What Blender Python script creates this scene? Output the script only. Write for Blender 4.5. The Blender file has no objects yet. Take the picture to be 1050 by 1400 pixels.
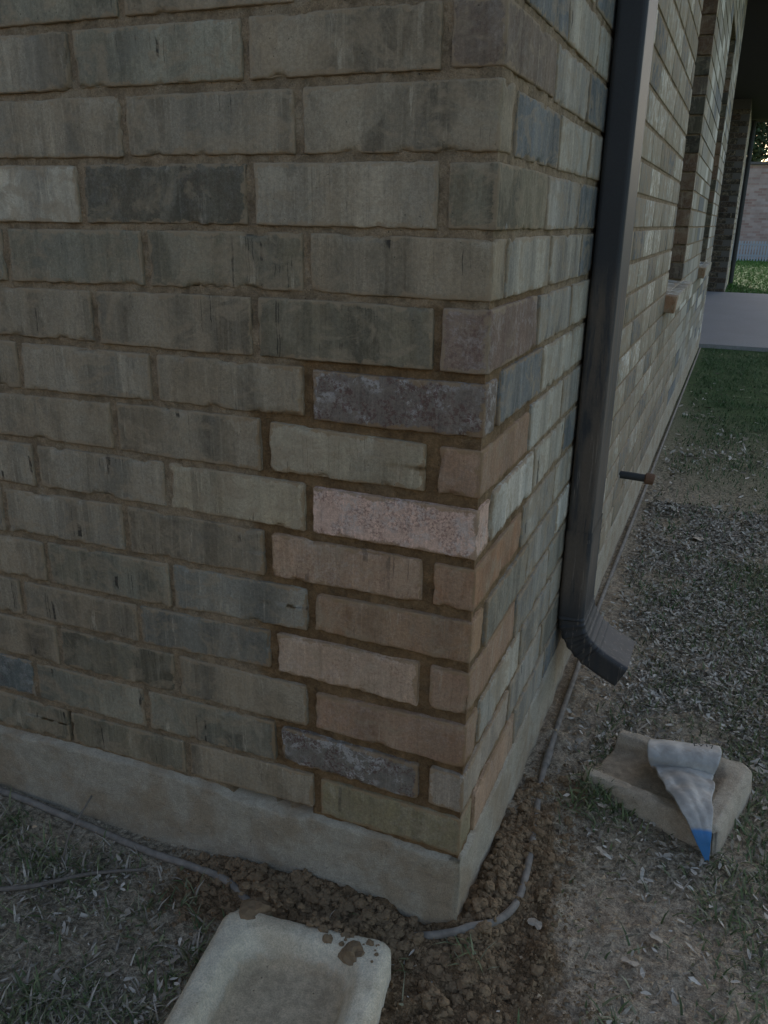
import bpy, math, random
import numpy as np
from mathutils import Vector, Matrix
random.seed(7)
SC = bpy.context.scene
COL = SC.collection

# ------------------------------------------------------------------ camera
PITCH, ROLL, YAW = 0.3398571, 0.0168811, -0.3889749
CAM = Vector((0.248273, -0.904041, 0.850321))
cp, sp, cr, sr, cy, sy = math.cos(PITCH), math.sin(PITCH), math.cos(ROLL), math.sin(ROLL), math.cos(YAW), math.sin(YAW)
fwd = Vector((sy*cp, cy*cp, -sp)); rgt = Vector((cy, -sy, 0)); up = rgt.cross(fwd)
r2 = cr*rgt + sr*up; u2 = -sr*rgt + cr*up
cam = bpy.data.cameras.new('camera')
co = bpy.data.objects.new('camera', cam); COL.objects.link(co)
m = Matrix.Identity(4)
for i in range(3):
    m[i][0] = r2[i]; m[i][1] = u2[i]; m[i][2] = -fwd[i]; m[i][3] = CAM[i]
co.matrix_world = m
cam.sensor_fit = 'VERTICAL'; cam.sensor_height = 24.0; cam.lens = 1133.56/1400*24.0
cam.clip_start = 0.02; cam.clip_end = 1500
SC.camera = co

# ------------------------------------------------------------------ sky, sun, exposure
SUN = Vector((-0.28, 0.88, 0.44)).normalized()          # towards the sun, behind the house
w = bpy.data.worlds.new('World'); SC.world = w; w.use_nodes = True
nt = w.node_tree; nt.nodes.clear()
sky = nt.nodes.new('ShaderNodeTexSky'); sky.sky_type = 'NISHITA'; sky.sun_disc = False
sky.sun_elevation = math.asin(SUN.z); sky.sun_rotation = math.atan2(SUN.x, SUN.y)
sky.dust_density = 3.0; sky.air_density = 1.0; sky.ozone_density = 1.0
bg = nt.nodes.new('ShaderNodeBackground'); bg.inputs['Strength'].default_value = 0.15
wo = nt.nodes.new('ShaderNodeOutputWorld')
nt.links.new(sky.outputs[0], bg.inputs[0]); nt.links.new(bg.outputs[0], wo.inputs[0])
sl = bpy.data.lights.new('sun', 'SUN'); sl.energy = 3.2; sl.angle = math.radians(0.5); sl.color = (1, 0.95, 0.86)
so = bpy.data.objects.new('sun', sl); COL.objects.link(so)
so.rotation_euler = SUN.to_track_quat('Z', 'Y').to_euler()
so.location = (-6, 4, 9)
vs = SC.view_settings
vs.view_transform = 'Standard'; vs.look = 'None'; vs.gamma = 1.0; vs.use_curve_mapping = False
vs.exposure = 1.0

# ------------------------------------------------------------------ helpers
def lin(c):
    c = c/255.0
    return c/12.92 if c <= 0.04045 else ((c+0.055)/1.055)**2.4
def seen(r, g, b, k=3.3):
    # colour as it looks in the open shade -> base colour (the shade's light is blue)
    return (min(.8, lin(r)*k*1.125), min(.8, lin(g)*k), min(.8, lin(b)*k*.78), 1)

def hash3(i, j, k, s):
    n = (i.astype(np.int64)*374761393 + j.astype(np.int64)*668265263 + k.astype(np.int64)*2147483647 + s*974711) & 0xffffffff
    n = ((n ^ (n >> 13))*1274126177) & 0xffffffff
    n = ((n ^ (n >> 16))*2246822519) & 0xffffffff
    return ((n ^ (n >> 15)) & 0xffffff)/float(0xffffff)
def vnoise(p, s=0):
    p = np.asarray(p, float); i = np.floor(p).astype(np.int64); f = p-i; f = f*f*(3-2*f)
    r = 0
    for a in (0, 1):
        for b in (0, 1):
            for c in (0, 1):
                wgt = (f[:, 0] if a else 1-f[:, 0])*(f[:, 1] if b else 1-f[:, 1])*(f[:, 2] if c else 1-f[:, 2])
                r = r + wgt*hash3(i[:, 0]+a, i[:, 1]+b, i[:, 2]+c, s)
    return r*2-1
def fbm(p, s=0, o=3, g=0.5):
    r = 0; a = 1.0; t = 0
    for k in range(o):
        r = r + a*vnoise(np.asarray(p)*(2.03**k), s+k*17); t += a; a *= g
    return r/t
def fbm2(x, y, sc, s=0, o=3, g=0.5):
    return fbm(np.stack([x*sc, y*sc, np.zeros_like(x)+0.37], 1), s, o, g)
def sstep(a, b, x):
    t = np.clip((x-a)/(b-a), 0, 1); return t*t*(3-2*t)

def mesh(name, v, f, mat=None, smooth=False, attrs=None):
    me = bpy.data.meshes.new(name)
    me.from_pydata([tuple(map(float, q)) for q in v] if not isinstance(v, np.ndarray) else v.tolist(), [], f if not isinstance(f, np.ndarray) else f.tolist())
    if attrs:
        for an, av in attrs.items():
            av = np.asarray(av, dtype=np.float32)
            if av.ndim == 1:
                a = me.attributes.new(an, 'FLOAT', 'POINT'); a.data.foreach_set('value', av)
            else:
                a = me.attributes.new(an, 'FLOAT_COLOR', 'POINT')
                if av.shape[1] == 3: av = np.concatenate([av, np.ones((len(av), 1), np.float32)], 1)
                a.data.foreach_set('color', av.ravel())
    if mat: me.materials.append(mat)
    if smooth: me.polygons.foreach_set('use_smooth', [True]*len(me.polygons))
    me.update()
    return me
def obj(name, me, parent=None, loc=None):
    o = bpy.data.objects.new(name, me); COL.objects.link(o)
    if parent: o.parent = parent
    if loc is not None: o.location = loc
    return o
def tag(o, label=None, cat=None, group=None, kind=None):
    if label: o['label'] = label
    if cat: o['category'] = cat
    if group: o['group'] = group
    if kind: o['kind'] = kind
    return o
def empty(name, loc=(0, 0, 0)):
    o = bpy.data.objects.new(name, None); COL.objects.link(o); o.location = loc; return o

class MB:
    def __init__(s): s.v = []; s.f = []
    def box(s, a, b):
        n = len(s.v)
        x0, y0, z0 = a; x1, y1, z1 = b
        s.v += [(x0,y0,z0),(x1,y0,z0),(x1,y1,z0),(x0,y1,z0),(x0,y0,z1),(x1,y0,z1),(x1,y1,z1),(x0,y1,z1)]
        s.f += [tuple(n+i for i in q) for q in ((0,3,2,1),(4,5,6,7),(0,1,5,4),(1,2,6,5),(2,3,7,6),(3,0,4,7))]
        return s
    def poly(s, pts, faces):
        n = len(s.v); s.v += list(pts); s.f += [tuple(n+i for i in q) for q in faces]; return s
    def tube(s, path, rad, seg=12, cap=True):
        path = [Vector(p) for p in path]; n0 = len(s.v)
        ref = Vector((0, 0, 1))
        for i, p in enumerate(path):
            t = (path[min(i+1, len(path)-1)]-path[max(i-1, 0)]).normalized()
            a = t.cross(ref)
            if a.length < 1e-3: a = t.cross(Vector((1, 0, 0)))
            a.normalize(); b = a.cross(t)
            r = rad[i] if isinstance(rad, (list, tuple)) else rad
            for j in range(seg):
                an = 2*math.pi*j/seg
                s.v.append(tuple(p+a*r*math.cos(an)+b*r*math.sin(an)))
        for i in range(len(path)-1):
            for j in range(seg):
                q = n0+i*seg; k = (j+1) % seg
                s.f.append((q+j, q+k, q+seg+k, q+seg+j))
        if cap:
            s.f.append(tuple(n0+j for j in range(seg))[::-1]); s.f.append(tuple(n0+(len(path)-1)*seg+j for j in range(seg)))
        return s
    def build(s, name, mat, parent=None, smooth=False, attrs=None):
        return obj(name, mesh(name, s.v, s.f, mat, smooth, attrs), parent)
def spline(pts, n=8):
    pts = [Vector(p) for p in pts]; out = []
    P = [pts[0]*2-pts[1]]+pts+[pts[-1]*2-pts[-2]]
    for i in range(1, len(P)-2):
        for k in range(n):
            t = k/n
            out.append(0.5*((2*P[i])+(P[i+1]-P[i-1])*t+(2*P[i-1]-5*P[i]+4*P[i+1]-P[i+2])*t*t+(3*P[i]-P[i-1]-3*P[i+1]+P[i+2])*t**3))
    out.append(pts[-1]); return out

# ------------------------------------------------------------------ node helpers
class N:
    def __init__(s, name):
        s.m = bpy.data.materials.new(name); s.m.use_nodes = True; s.t = s.m.node_tree
        s.t.nodes.clear()
        s.out = s.t.nodes.new('ShaderNodeOutputMaterial'); s.b = s.t.nodes.new('ShaderNodeBsdfPrincipled')
        s.t.links.new(s.b.outputs[0], s.out.inputs[0])
    def n(s, t, **kw):
        x = s.t.nodes.new(t)
        for k, v in kw.items(): setattr(x, k, v)
        return x
    def l(s, a, b): s.t.links.new(a, b)
    def setin(s, inp, v):
        if hasattr(v, 'is_linked') or hasattr(v, 'links'): s.l(v, inp)
        else: inp.default_value = v
    def coord(s, kind='Object'): return s.n('ShaderNodeTexCoord').outputs[kind]
    def pos(s): return s.n('ShaderNodeNewGeometry').outputs['Position']
    def map(s, v, scale=(1, 1, 1), loc=None):
        x = s.n('ShaderNodeMapping'); s.l(v, x.inputs[0]); x.inputs['Scale'].default_value = scale
        if loc is not None: s.setin(x.inputs['Location'], loc)
        return x.outputs[0]
    def noise(s, v, scale, detail=3, rough=.55, dist=0, out=0):
        x = s.n('ShaderNodeTexNoise'); s.l(v, x.inputs['Vector']); x.inputs['Scale'].default_value = scale
        x.inputs['Detail'].default_value = detail; x.inputs['Roughness'].default_value = rough; x.inputs['Distortion'].default_value = dist
        return x.outputs[out]
    def voro(s, v, scale, out='Distance', feature='F1'):
        x = s.n('ShaderNodeTexVoronoi', feature=feature); s.l(v, x.inputs['Vector']); x.inputs['Scale'].default_value = scale
        return x.outputs[out]
    def ramp(s, f, a, b, va=0., vb=1.):
        x = s.n('ShaderNodeMapRange', interpolation_type='SMOOTHSTEP'); s.l(f, x.inputs[0])
        x.inputs[1].default_value = a; x.inputs[2].default_value = b; x.inputs[3].default_value = va; x.inputs[4].default_value = vb
        return x.outputs[0]
    def con(s, f, lo, hi): return s.ramp(f, .33, .67, lo, hi)
    def math(s, op, a, b=None, clamp=False):
        x = s.n('ShaderNodeMath', operation=op, use_clamp=clamp); s.setin(x.inputs[0], a)
        if b is not None: s.setin(x.inputs[1], b)
        return x.outputs[0]
    def mix(s, f, a, b, mode='MIX'):
        x = s.n('ShaderNodeMix', data_type='RGBA', blend_type=mode); s.setin(x.inputs[0], f); s.setin(x.inputs[6], a); s.setin(x.inputs[7], b)
        return x.outputs[2]
    def scale(s, c, f):
        x = s.n('ShaderNodeVectorMath', operation='SCALE'); s.setin(x.inputs[0], c[:3] if isinstance(c, tuple) else c); s.setin(x.inputs['Scale'], f); return x.outputs[0]
    def attr(s, name, out='Fac'):
        x = s.n('ShaderNodeAttribute'); x.attribute_name = name; return x.outputs[out]
    def bump(s, h, strength, dist, prev=None):
        x = s.n('ShaderNodeBump'); s.l(h, x.inputs['Height']); x.inputs['Strength'].default_value = strength; x.inputs['Distance'].default_value = dist
        if prev is not None: s.l(prev, x.inputs['Normal'])
        return x.outputs[0]
    def fin(s, col, rough=.9, normal=None, spec=.25, metal=0.):
        s.setin(s.b.inputs['Base Color'], col); s.setin(s.b.inputs['Roughness'], rough)
        s.b.inputs['Specular IOR Level'].default_value = spec; s.b.inputs['Metallic'].default_value = metal
        if normal is not None: s.l(normal, s.b.inputs['Normal'])
        return s.m

OLDM = seen(78, 70, 61); WETM = seen(66, 54, 41)

def brick_material():
    n = N('brick_clay')
    oi = n.n('ShaderNodeObjectInfo'); base = oi.outputs['Color']; alpha = oi.outputs['Alpha']; rnd = oi.outputs['Random']
    off = n.n('ShaderNodeCombineXYZ'); n.l(n.math('MULTIPLY', rnd, 37.), off.inputs[0]); n.l(n.math('MULTIPLY', rnd, 91.), off.inputs[1]); n.l(n.math('MULTIPLY', rnd, 53.), off.inputs[2])
    v0 = n.n('ShaderNodeVectorMath', operation='ADD'); n.l(n.coord(), v0.inputs[0]); n.l(off.outputs[0], v0.inputs[1]); v = v0.outputs[0]
    band = n.noise(n.map(v, (1, 1, .06)), 15, 4.5, .60, .45)
    band2 = n.noise(n.map(v, (1, 1, .045)), 210, 3, .65)
    fine = n.noise(v, 620, 4, .75)
    blot = n.noise(v, 34, 5, .66, .5)
    mid = n.noise(v, 190, 5, .7)
    plain = n.math('SUBTRACT', 1., alpha, True)
    # banded old clay: tan and grey strips pulled down the face, some with crisp sides
    step = n.math('ADD', n.ramp(band, .43, .45, 0., .4), n.ramp(band, .57, .60, 0., .6))
    tone = n.math('ADD', n.con(band, -.06, .46), n.math('MULTIPLY', step, .16))
    c = n.scale(base, n.math('ADD', .70, tone))
    c = n.mix(alpha, c, n.scale(base, n.math('ADD', .70, n.math('MULTIPLY', blot, .6))))
    hue = n.noise(n.map(v, (1, 1, .35)), 13, 3, .55)
    warm = n.mix(n.ramp(hue, .36, .64), (.99, .995, 1.01, 1), (1.035, .99, .95, 1))
    c = n.mix(plain, c, n.mix(1., c, warm, 'MULTIPLY'))
    c = n.mix(n.math('MULTIPLY', n.ramp(band2, .54, .66), .36), c, n.scale(base, 1.5))
    c = n.mix(n.math('MULTIPLY', n.ramp(band2, .44, .34), .32), c, n.scale(base, .60))
    c = n.mix(n.math('MULTIPLY', n.ramp(blot, .55, .68), .38), c, n.scale(base, .66))
    c = n.mix(n.math('MULTIPLY', n.ramp(mid, .56, .70), .35), c, n.scale(base, .62))
    patch = n.noise(n.map(v, (1, 1, .55)), 9.5, 5, .62, .8)
    c = n.mix(n.math('MULTIPLY', n.math('MULTIPLY', n.ramp(patch, .55, .63), plain), .45), c, n.scale(n.mix(.35, base, seen(62, 64, 66)), .80))
    c = n.mix(n.math('MULTIPLY', n.math('MULTIPLY', n.ramp(patch, .47, .38), plain), .50), c, n.scale(n.mix(.45, base, seen(94, 90, 84)), 1.12))
    # chalky pale runs
    chalk = n.math('MULTIPLY', n.ramp(n.noise(n.map(v, (1, 1, .12)), 48, 5, .7, .3), .58, .66), n.math('MULTIPLY', plain, n.ramp(n.noise(v, 12, 2), .46, .58)))
    c = n.mix(n.math('MULTIPLY', chalk, .5), c, seen(104, 100, 94))
    # thin dark drag cracks running down the face
    sx_ = n.n('ShaderNodeSeparateXYZ'); n.l(v, sx_.inputs[0])
    n1d = n.n('ShaderNodeTexNoise', noise_dimensions='1D'); n1d.inputs['Scale'].default_value = 34; n1d.inputs['Detail'].default_value = 1
    n.l(n.math('ADD', n.math('ADD', sx_.outputs[0], sx_.outputs[1]), n.math('MULTIPLY', n.noise(v, 45, 3), .006)), n1d.inputs['W'])
    crk = n.math('MULTIPLY', n.math('MULTIPLY', n.ramp(n.math('ABSOLUTE', n.math('SUBTRACT', n1d.outputs[0], .5)), .0065, .003), n.ramp(n.noise(n.map(v, (1, 1, .8)), 20, 2), .60, .64)), plain)
    c = n.mix(n.math('MULTIPLY', crk, .85), c, (.03, .024, .018, 1))
    # speckled and mottled clay (alpha high): pale bloom and dark pits
    whit = n.math('MULTIPLY', n.ramp(n.noise(v, 70, 8, .8, .4), .48, .56), n.math('MULTIPLY', n.math('POWER', alpha, 1.4), n.ramp(n.noise(v, 17, 2), .42, .56)))
    c = n.mix(n.math('MULTIPLY', whit, .9), c, n.mix(.7, base, (.46, .415, .36, 1)))
    pit = n.math('MULTIPLY', n.ramp(n.noise(v, 260, 4, .7), .50, .56), n.math('MULTIPLY', alpha, n.ramp(n.noise(v, 30, 3), .42, .56)))
    c = n.mix(n.math('MULTIPLY', pit, .75), c, n.mix(.5, n.scale(base, .42), (.15, .05, .04, 1)))
    dust = n.math('MULTIPLY', n.math('MULTIPLY', n.attr('wet'), n.math('SUBTRACT', 1., alpha)), n.con(n.noise(v, 40, 6, .7, .4), 0., .55))
    c = n.mix(dust, c, n.scale(n.mix(.6, base, seen(86, 80, 74)), 1.05))
    c = n.scale(c, n.math('MULTIPLY', n.con(fine, .89, 1.11), n.con(n.noise(v, 240, 6, .75), .84, 1.14)))
    # small pits
    pv = n.ramp(n.voro(v, 130), .11, .05); pm = n.ramp(n.noise(v, 40, 3), .50, .60)
    pits = n.math('MULTIPLY', pv, pm)
    c = n.mix(n.math('MULTIPLY', pits, .7), c, (.03, .026, .02, 1))
    # mortar smeared over the arrises
    e = n.attr('edge'); ed = n.math('ADD', e, n.math('MULTIPLY', n.math('SUBTRACT', n.noise(v, 38, 8, .72), .5), 2.6))
    sm = n.ramp(ed, .31, .17)
    wet = n.attr('wet')
    c = n.mix(n.math('MULTIPLY', sm, .68), c, n.mix(wet, n.scale(OLDM, 1.06), n.scale(WETM, 1.25)))
    # pale lime flecks
    fl = n.math('MULTIPLY', n.ramp(n.noise(v, 34, 5, .6, .8), .71, .78), n.ramp(rnd, .45, .55))
    c = n.mix(n.math('MULTIPLY', fl, .5), c, (.40, .39, .36, 1))
    # thin veils of mortar wiped over the faces
    veil = n.math('MULTIPLY', n.con(n.noise(n.map(v, (1, 1, 1.4)), 16, 7, .72, .9), 0., 1.), n.math('SUBTRACT', 1., n.math('MULTIPLY', alpha, .6)))
    c = n.mix(n.math('MULTIPLY', n.ramp(veil, .45, .9), .55), c, n.scale(n.mix(.5, OLDM, seen(84, 79, 72)), n.con(mid, .8, 1.2)))
    h = n.math('ADD', n.math('MULTIPLY', band2, .5), n.math('ADD', n.math('MULTIPLY', fine, .35), n.math('MULTIPLY', blot, .7)))
    h = n.math('SUBTRACT', h, n.math('MULTIPLY', pits, .8))
    return n.fin(c, .92, n.bump(h, .9, .0028), .2)
def mortar_material():
    n = N('mortar'); v = n.pos(); wet = n.attr('wet')
    a = n.noise(v, 34, 6, .7); g = n.noise(v, 520, 4, .75); g2 = n.noise(v, 200, 4, .7)
    c = n.mix(wet, OLDM, WETM)
    c = n.scale(c, n.con(a, .72, 1.30))
    c = n.mix(n.math('MULTIPLY', n.ramp(n.noise(v, 18, 6, .7, .5), .54, .62), n.math('SUBTRACT', .6, n.math('MULTIPLY', wet, .45))), c, seen(88, 82, 74))
    c = n.scale(c, n.math('MULTIPLY', n.con(g, .82, 1.18), n.con(g2, .88, 1.12)))
    pv = n.math('MULTIPLY', n.ramp(n.voro(v, 150), .16, .06), n.ramp(n.noise(v, 50, 3), .52, .60))
    c = n.mix(n.math('MULTIPLY', pv, .7), c, (.025, .02, .015, 1))
    h = n.math('SUBTRACT', n.math('ADD', n.math('ADD', g, g2), n.math('MULTIPLY', a, 1.5)), pv)
    return n.fin(c, .95, n.bump(h, 1., .003), .15)
def concrete_material(name, base, dirt, dirt_amt=.8, sc=1., trough=False):
    n = N(name); v = n.pos()
    a = n.noise(v, 9*sc, 5, .62, .3); b = n.noise(v, 60, 4, .65); g = n.noise(v, 500, 3, .7)
    c = n.scale(base, n.con(b, .92, 1.08))
    c = n.mix(n.math('MULTIPLY', n.ramp(a, .44, .62), dirt_amt), c, n.scale(dirt, n.con(b, .94, 1.06)))
    c = n.mix(n.math('MULTIPLY', n.ramp(n.noise(v, 28, 5, .7, .5), .62, .70), .30), c, n.scale(dirt, .72))
    if trough: c = n.mix(n.ramp(n.math('ADD', n.attr('silt'), n.math('MULTIPLY', n.math('SUBTRACT', b, .5), .8)), .45, .75, 0., .85), c, n.scale(dirt, n.con(b, .75, 1.1)))
    c = n.scale(c, n.math('MULTIPLY', n.con(g, .84, 1.16), n.con(n.noise(v, 190, 5, .75), .92, 1.08)))
    pv = n.math('MULTIPLY', n.ramp(n.voro(v, 70), .10, .03), n.ramp(n.noise(v, 25, 2), .52, .62))
    c = n.mix(n.math('MULTIPLY', pv, .75), c, (.03, .027, .022, 1))
    h = n.math('SUBTRACT', n.math('ADD', g, n.math('MULTIPLY', b, .8)), n.math('MULTIPLY', pv, 1.5))
    return n.fin(c, .9, n.bump(h, .9, .003), .2)
def ground_material():
    n = N('earth'); v = n.pos()
    soil = n.attr('soil'); clay = n.attr('clay'); lawn = n.attr('lawn')
    a = n.noise(v, 16, 5, .65); b = n.noise(v, 90, 5, .7); g = n.noise(v, 420, 3, .7)
    lit = n.mix(n.ramp(b, .35, .65), seen(64, 60, 55), seen(103, 98, 92))
    c = n.mix(n.ramp(n.math('ADD', soil, n.math('MULTIPLY', n.math('SUBTRACT', a, .5), .9)), .38, .58), lit, n.mix(n.ramp(b, .3, .7), seen(48, 40, 32), seen(76, 65, 54)))
    c = n.mix(n.ramp(n.math('ADD', clay, n.math('MULTIPLY', n.math('SUBTRACT', a, .5), 1.1)), .40, .62), c, n.mix(n.ramp(b, .3, .7), seen(78, 72, 67), seen(106, 100, 94)))
    c = n.mix(lawn, c, n.mix(n.ramp(a, .35, .65), (.045, .072, .024, 1), (.07, .11, .035, 1)))
    c = n.scale(c, n.math('MULTIPLY', n.con(g, .70, 1.3), n.con(n.noise(v, 170, 5, .75), .75, 1.25)))
    h = n.math('ADD', n.math('MULTIPLY', b, 1.6), n.math('MULTIPLY', g, .5))
    return n.fin(c, .97, n.bump(h, 1., .007), .1)
def vcol_material(name, rough=.85, trans=False, spec=.2):
    n = N(name); c = n.attr('col', 'Color')
    g = n.noise(n.pos(), 300, 2)
    c = n.scale(c, n.math('ADD', .75, n.math('MULTIPLY', g, .5)))
    return n.fin(c, rough, None, spec)
def paint_material():
    n = N('brown_paint'); v = n.pos()
    a = n.noise(n.map(v, (1, 1, .12)), 45, 5, .65, .3); b = n.noise(v, 240, 3, .7)
    sx = n.n('ShaderNodeSeparateXYZ'); n.l(v, sx.inputs[0])
    low = n.ramp(sx.outputs[2], .80, .70)
    low2 = n.ramp(sx.outputs[2], .18, .10)
    dirt = n.math('MULTIPLY', n.ramp(a, .36, .56), n.math('MULTIPLY', low, n.math('SUBTRACT', 1., n.math('MULTIPLY', low2, .8))))
    c = n.mix(n.math('MULTIPLY', dirt, .85), (.036, .035, .034, 1), (.125, .095, .068, 1))
    scr = n.math('MULTIPLY', n.ramp(n.noise(n.map(v, (1, 1, .05)), 120, 4, .7), .58, .66), low)
    c = n.mix(n.math('MULTIPLY', scr, .6), c, (.20, .16, .12, 1))
    c = n.scale(c, n.math('ADD', .8, n.math('MULTIPLY', b, .4)))
    r = n.math('ADD', .58, n.math('MULTIPLY', dirt, .3))
    return n.fin(c, r, n.bump(b, .2, .001), .3)
def simple(name, col, rough=.8, spec=.25, var=.35, sc=40, metal=0.):
    n = N(name); v = n.pos(); a = n.noise(v, sc, 4, .6)
    c = n.scale(col, n.math('ADD', 1-var*.5, n.math('MULTIPLY', a, var)))
    return n.fin(c, rough, n.bump(a, .3, .002), spec, metal)
def sack_material():
    n = N('woven_sack'); v = n.pos()
    a = n.noise(v, 25, 4, .6); f = n.attr('blue')
    c = n.mix(f, n.scale((.39, .36, .31, 1), n.con(a, .75, 1.15)), (.045, .16, .33, 1))
    c = n.mix(n.math('MULTIPLY', n.ramp(n.noise(v, 55, 5, .65), .52, .62), n.math('SUBTRACT', .5, n.math('MULTIPLY', f, .45))), c, (.26, .23, .19, 1))
    wv = n.n('ShaderNodeTexWave'); n.l(v, wv.inputs[0]); wv.inputs['Scale'].default_value = 260
    return n.fin(c, .6, n.bump(n.math('ADD', n.noise(v, 90, 3), n.math('MULTIPLY', wv.outputs[1], .15)), .35, .002), .35)
def far_brick_material():
    n = N('far_brick'); v = n.pos()
    br = n.n('ShaderNodeTexBrick'); n.l(n.map(v, (1, 1, 1)), br.inputs[0])
    sx = n.n('ShaderNodeSeparateXYZ'); n.l(v, sx.inputs[0]); cb = n.n('ShaderNodeCombineXYZ'); n.l(sx.outputs[0], cb.inputs[0]); n.l(sx.outputs[2], cb.inputs[1])
    n.l(cb.outputs[0], br.inputs[0])
    br.inputs['Scale'].default_value = 1; br.inputs['Brick Width'].default_value = .234; br.inputs['Row Height'].default_value = .076; br.inputs['Mortar Size'].default_value = .006
    br.inputs['Color1'].default_value = (.30, .19, .15, 1); br.inputs['Color2'].default_value = (.42, .33, .28, 1); br.inputs['Mortar'].default_value = (.36, .30, .25, 1)
    c = n.mix(.6, br.outputs[0], n.scale(br.outputs[0], n.math('ADD', .4, n.math('MULTIPLY', n.noise(v, 3.5, 4, .7), 1.2))))
    return n.fin(c, .95, None, .1)

M_BRICK = brick_material(); M_MORTAR = mortar_material()
M_SLAB = concrete_material('foundation_concrete', seen(93, 91, 88), seen(83, 76, 68), .75)
M_SPLASH = concrete_material('precast_concrete', seen(118, 115, 110), seen(106, 98, 88), .5, 1.4, True)
M_SPLASH2 = concrete_material('dusty_precast', seen(100, 96, 92), seen(90, 84, 78), .7, 1.4, True)
M_PATIO = concrete_material('patio_concrete', (.265, .25, .232, 1), (.235, .22, .20, 1), .4, .2)
M_EARTH = ground_material(); M_BLADE = vcol_material('grass_blade', .7); M_LITTER = vcol_material('dry_litter', .9)
M_PAINT = paint_material()
M_PVC = simple('grey_pvc', (.20, .17, .135, 1), .85, .2, 1.5, 60)
M_IRON = simple('dark_iron', (.035, .033, .03, 1), .7, .4, .6, 90); M_RUST = simple('rusty_cap', (.16, .085, .05, 1), .85, .2, .7, 120)
M_SACK = sack_material(); M_INK = simple('black_ink', (.02, .02, .02, 1), .7)
M_WOOD = simple('dry_wood', (.17, .14, .11, 1), .9, .1, .9, 120)
M_SOFFIT = simple('dark_soffit', (.05, .045, .04, 1), .9, .1); M_SHING = simple('roof_shingle', (.07, .06, .055, 1), .95, .1, .6, 15)
M_FRAME = simple('window_frame_paint', (.10, .09, .08, 1), .6); M_GLASS = simple('window_glass', (.012, .014, .016, 1), .06, .6, .1)
M_FARB = far_brick_material(); M_PALE = simple('pale_metal', (.34, .36, .37, 1), .6)
M_CLOD = simple('clod_soil', seen(66, 57, 48), .97, .1, 1.0, 160); M_CLODP = simple('pale_clod', seen(100, 90, 80), .97, .1, .8, 130)

# ------------------------------------------------------------------ ground
H = 0.076
def gaus(x, y, cx, cy_, sx_, sy_): return np.exp(-((x-cx)/sx_)**2-((y-cy_)/sy_)**2)
def soil_mask(x, y):
    s = 1.15*gaus(x, y, .05, .10, .07, .26)+gaus(x, y, .0, -.10, .16, .13)+1.1*gaus(x, y, -.20, -.03, .22, .055)+.6*gaus(x, y, -.38, -.10, .10, .06)+.7*gaus(x, y, .11, -.12, .1, .12)
    return np.clip(s, 0, 1)
def clay_mask(x, y):
    s = .55*gaus(x, y, .32, .12, .16, .16)+.9*gaus(x, y, .20, .10, .08, .08)+1.0*gaus(x, y, .30, .02, .10, .06)+1.2*gaus(x, y, .08, .78, .09, .20)+.9*gaus(x, y, .05, 1.2, .08, .3)+.75*gaus(x, y, -.66, -.075, .07, .035)+.5*gaus(x, y, .18, -.06, .06, .06)+.8*gaus(x, y, .03, .55, .05, .1)
    return np.clip(s, 0, 1)
def lawn_mask(x, y):
    return np.clip(sstep(1.6, 4.5, y+2.2*(x-.25)+.6*fbm2(x, y, 2.2, 5)), 0, 1)
def gh(x, y):
    z = np.full_like(x, -.133)
    nearw = 1-sstep(2, 6, np.hypot(x, y))
    z += .010*fbm2(x, y, 5, 1)*nearw
    cl = soil_mask(x, y)
    z += nearw*(.006*fbm2(x, y, 40, 2, 3)+.004*fbm2(x, y, 110, 3, 2)*(.4+cl))
    z += .034*cl*np.maximum(0, fbm2(x, y, 24, 9, 4, .6)+.10)*nearw+.012*cl*np.maximum(0, fbm2(x, y, 75, 19, 3))*nearw
    # loose dirt heaped along the footing and its edge trench
    z += .030*gaus(x, y, -.22, -.02, .17, .05)+.022*gaus(x, y, .03, .16, .045, .18)+.026*gaus(x, y, .135, .41, .035, .06)-.006*gaus(x, y, .095, .02, .02, .1)
    cm = clay_mask(x, y); z += .006*cm+nearw*.010*cm*np.clip(fbm2(x, y, 24, 14, 4)*1.6+.1, -.3, 1)
    z -= .012*sstep(.3, 3, x)*nearw
    return z
def axis(lo, hi, step, far):
    a = list(np.arange(lo, hi, step)); d = step; x = a[-1]
    while x < far: d *= 1.16; x += d; a.append(x)
    d = step; x = a[0]; b = []
    while x > -far: d *= 1.16; x -= d; b.append(x)
    return np.array(b[::-1]+a)
gx = axis(-1.15, .75, .0062, 260); gy = axis(-.62, 1.35, .0075, 260)
X, Y = np.meshgrid(gx, gy); X = X.ravel(); Y = Y.ravel(); Z = gh(X, Y)
nx, ny = len(gx), len(gy)
idx = np.arange(nx*ny).reshape(ny, nx)
F = np.stack([idx[:-1, :-1].ravel(), idx[:-1, 1:].ravel(), idx[1:, 1:].ravel(), idx[1:, :-1].ravel()], 1)
g_me = mesh('ground', np.stack([X, Y, Z], 1), F, M_EARTH, True, {'soil': soil_mask(X, Y), 'clay': clay_mask(X, Y), 'lawn': lawn_mask(X, Y)})
ground = tag(obj('ground', g_me), 'bare earth and thin lawn around the house corner', None, None, 'structure')

# ------------------------------------------------------------------ the house
WALL_END = 6.65; TOPC = 33                     # right wall length, courses up to the eave
WIN = [(2.45, 3.25), (4.75, 5.55)]; WZ0, WZ1 = 8*H, 26*H
house = tag(empty('brick_house', (0, 0, -.13)), 'brick house corner with a patch of newer reddish bricks above a concrete footing', 'house')
def part(name, me, parent=None):
    o = obj(name, me); o.parent = parent or house
    o.matrix_parent_inverse = Matrix.Translation(-(house.location)) if (parent or house) is house else Matrix.Translation(-house.location)
    return o
bpy.context.view_layer.update()

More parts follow.
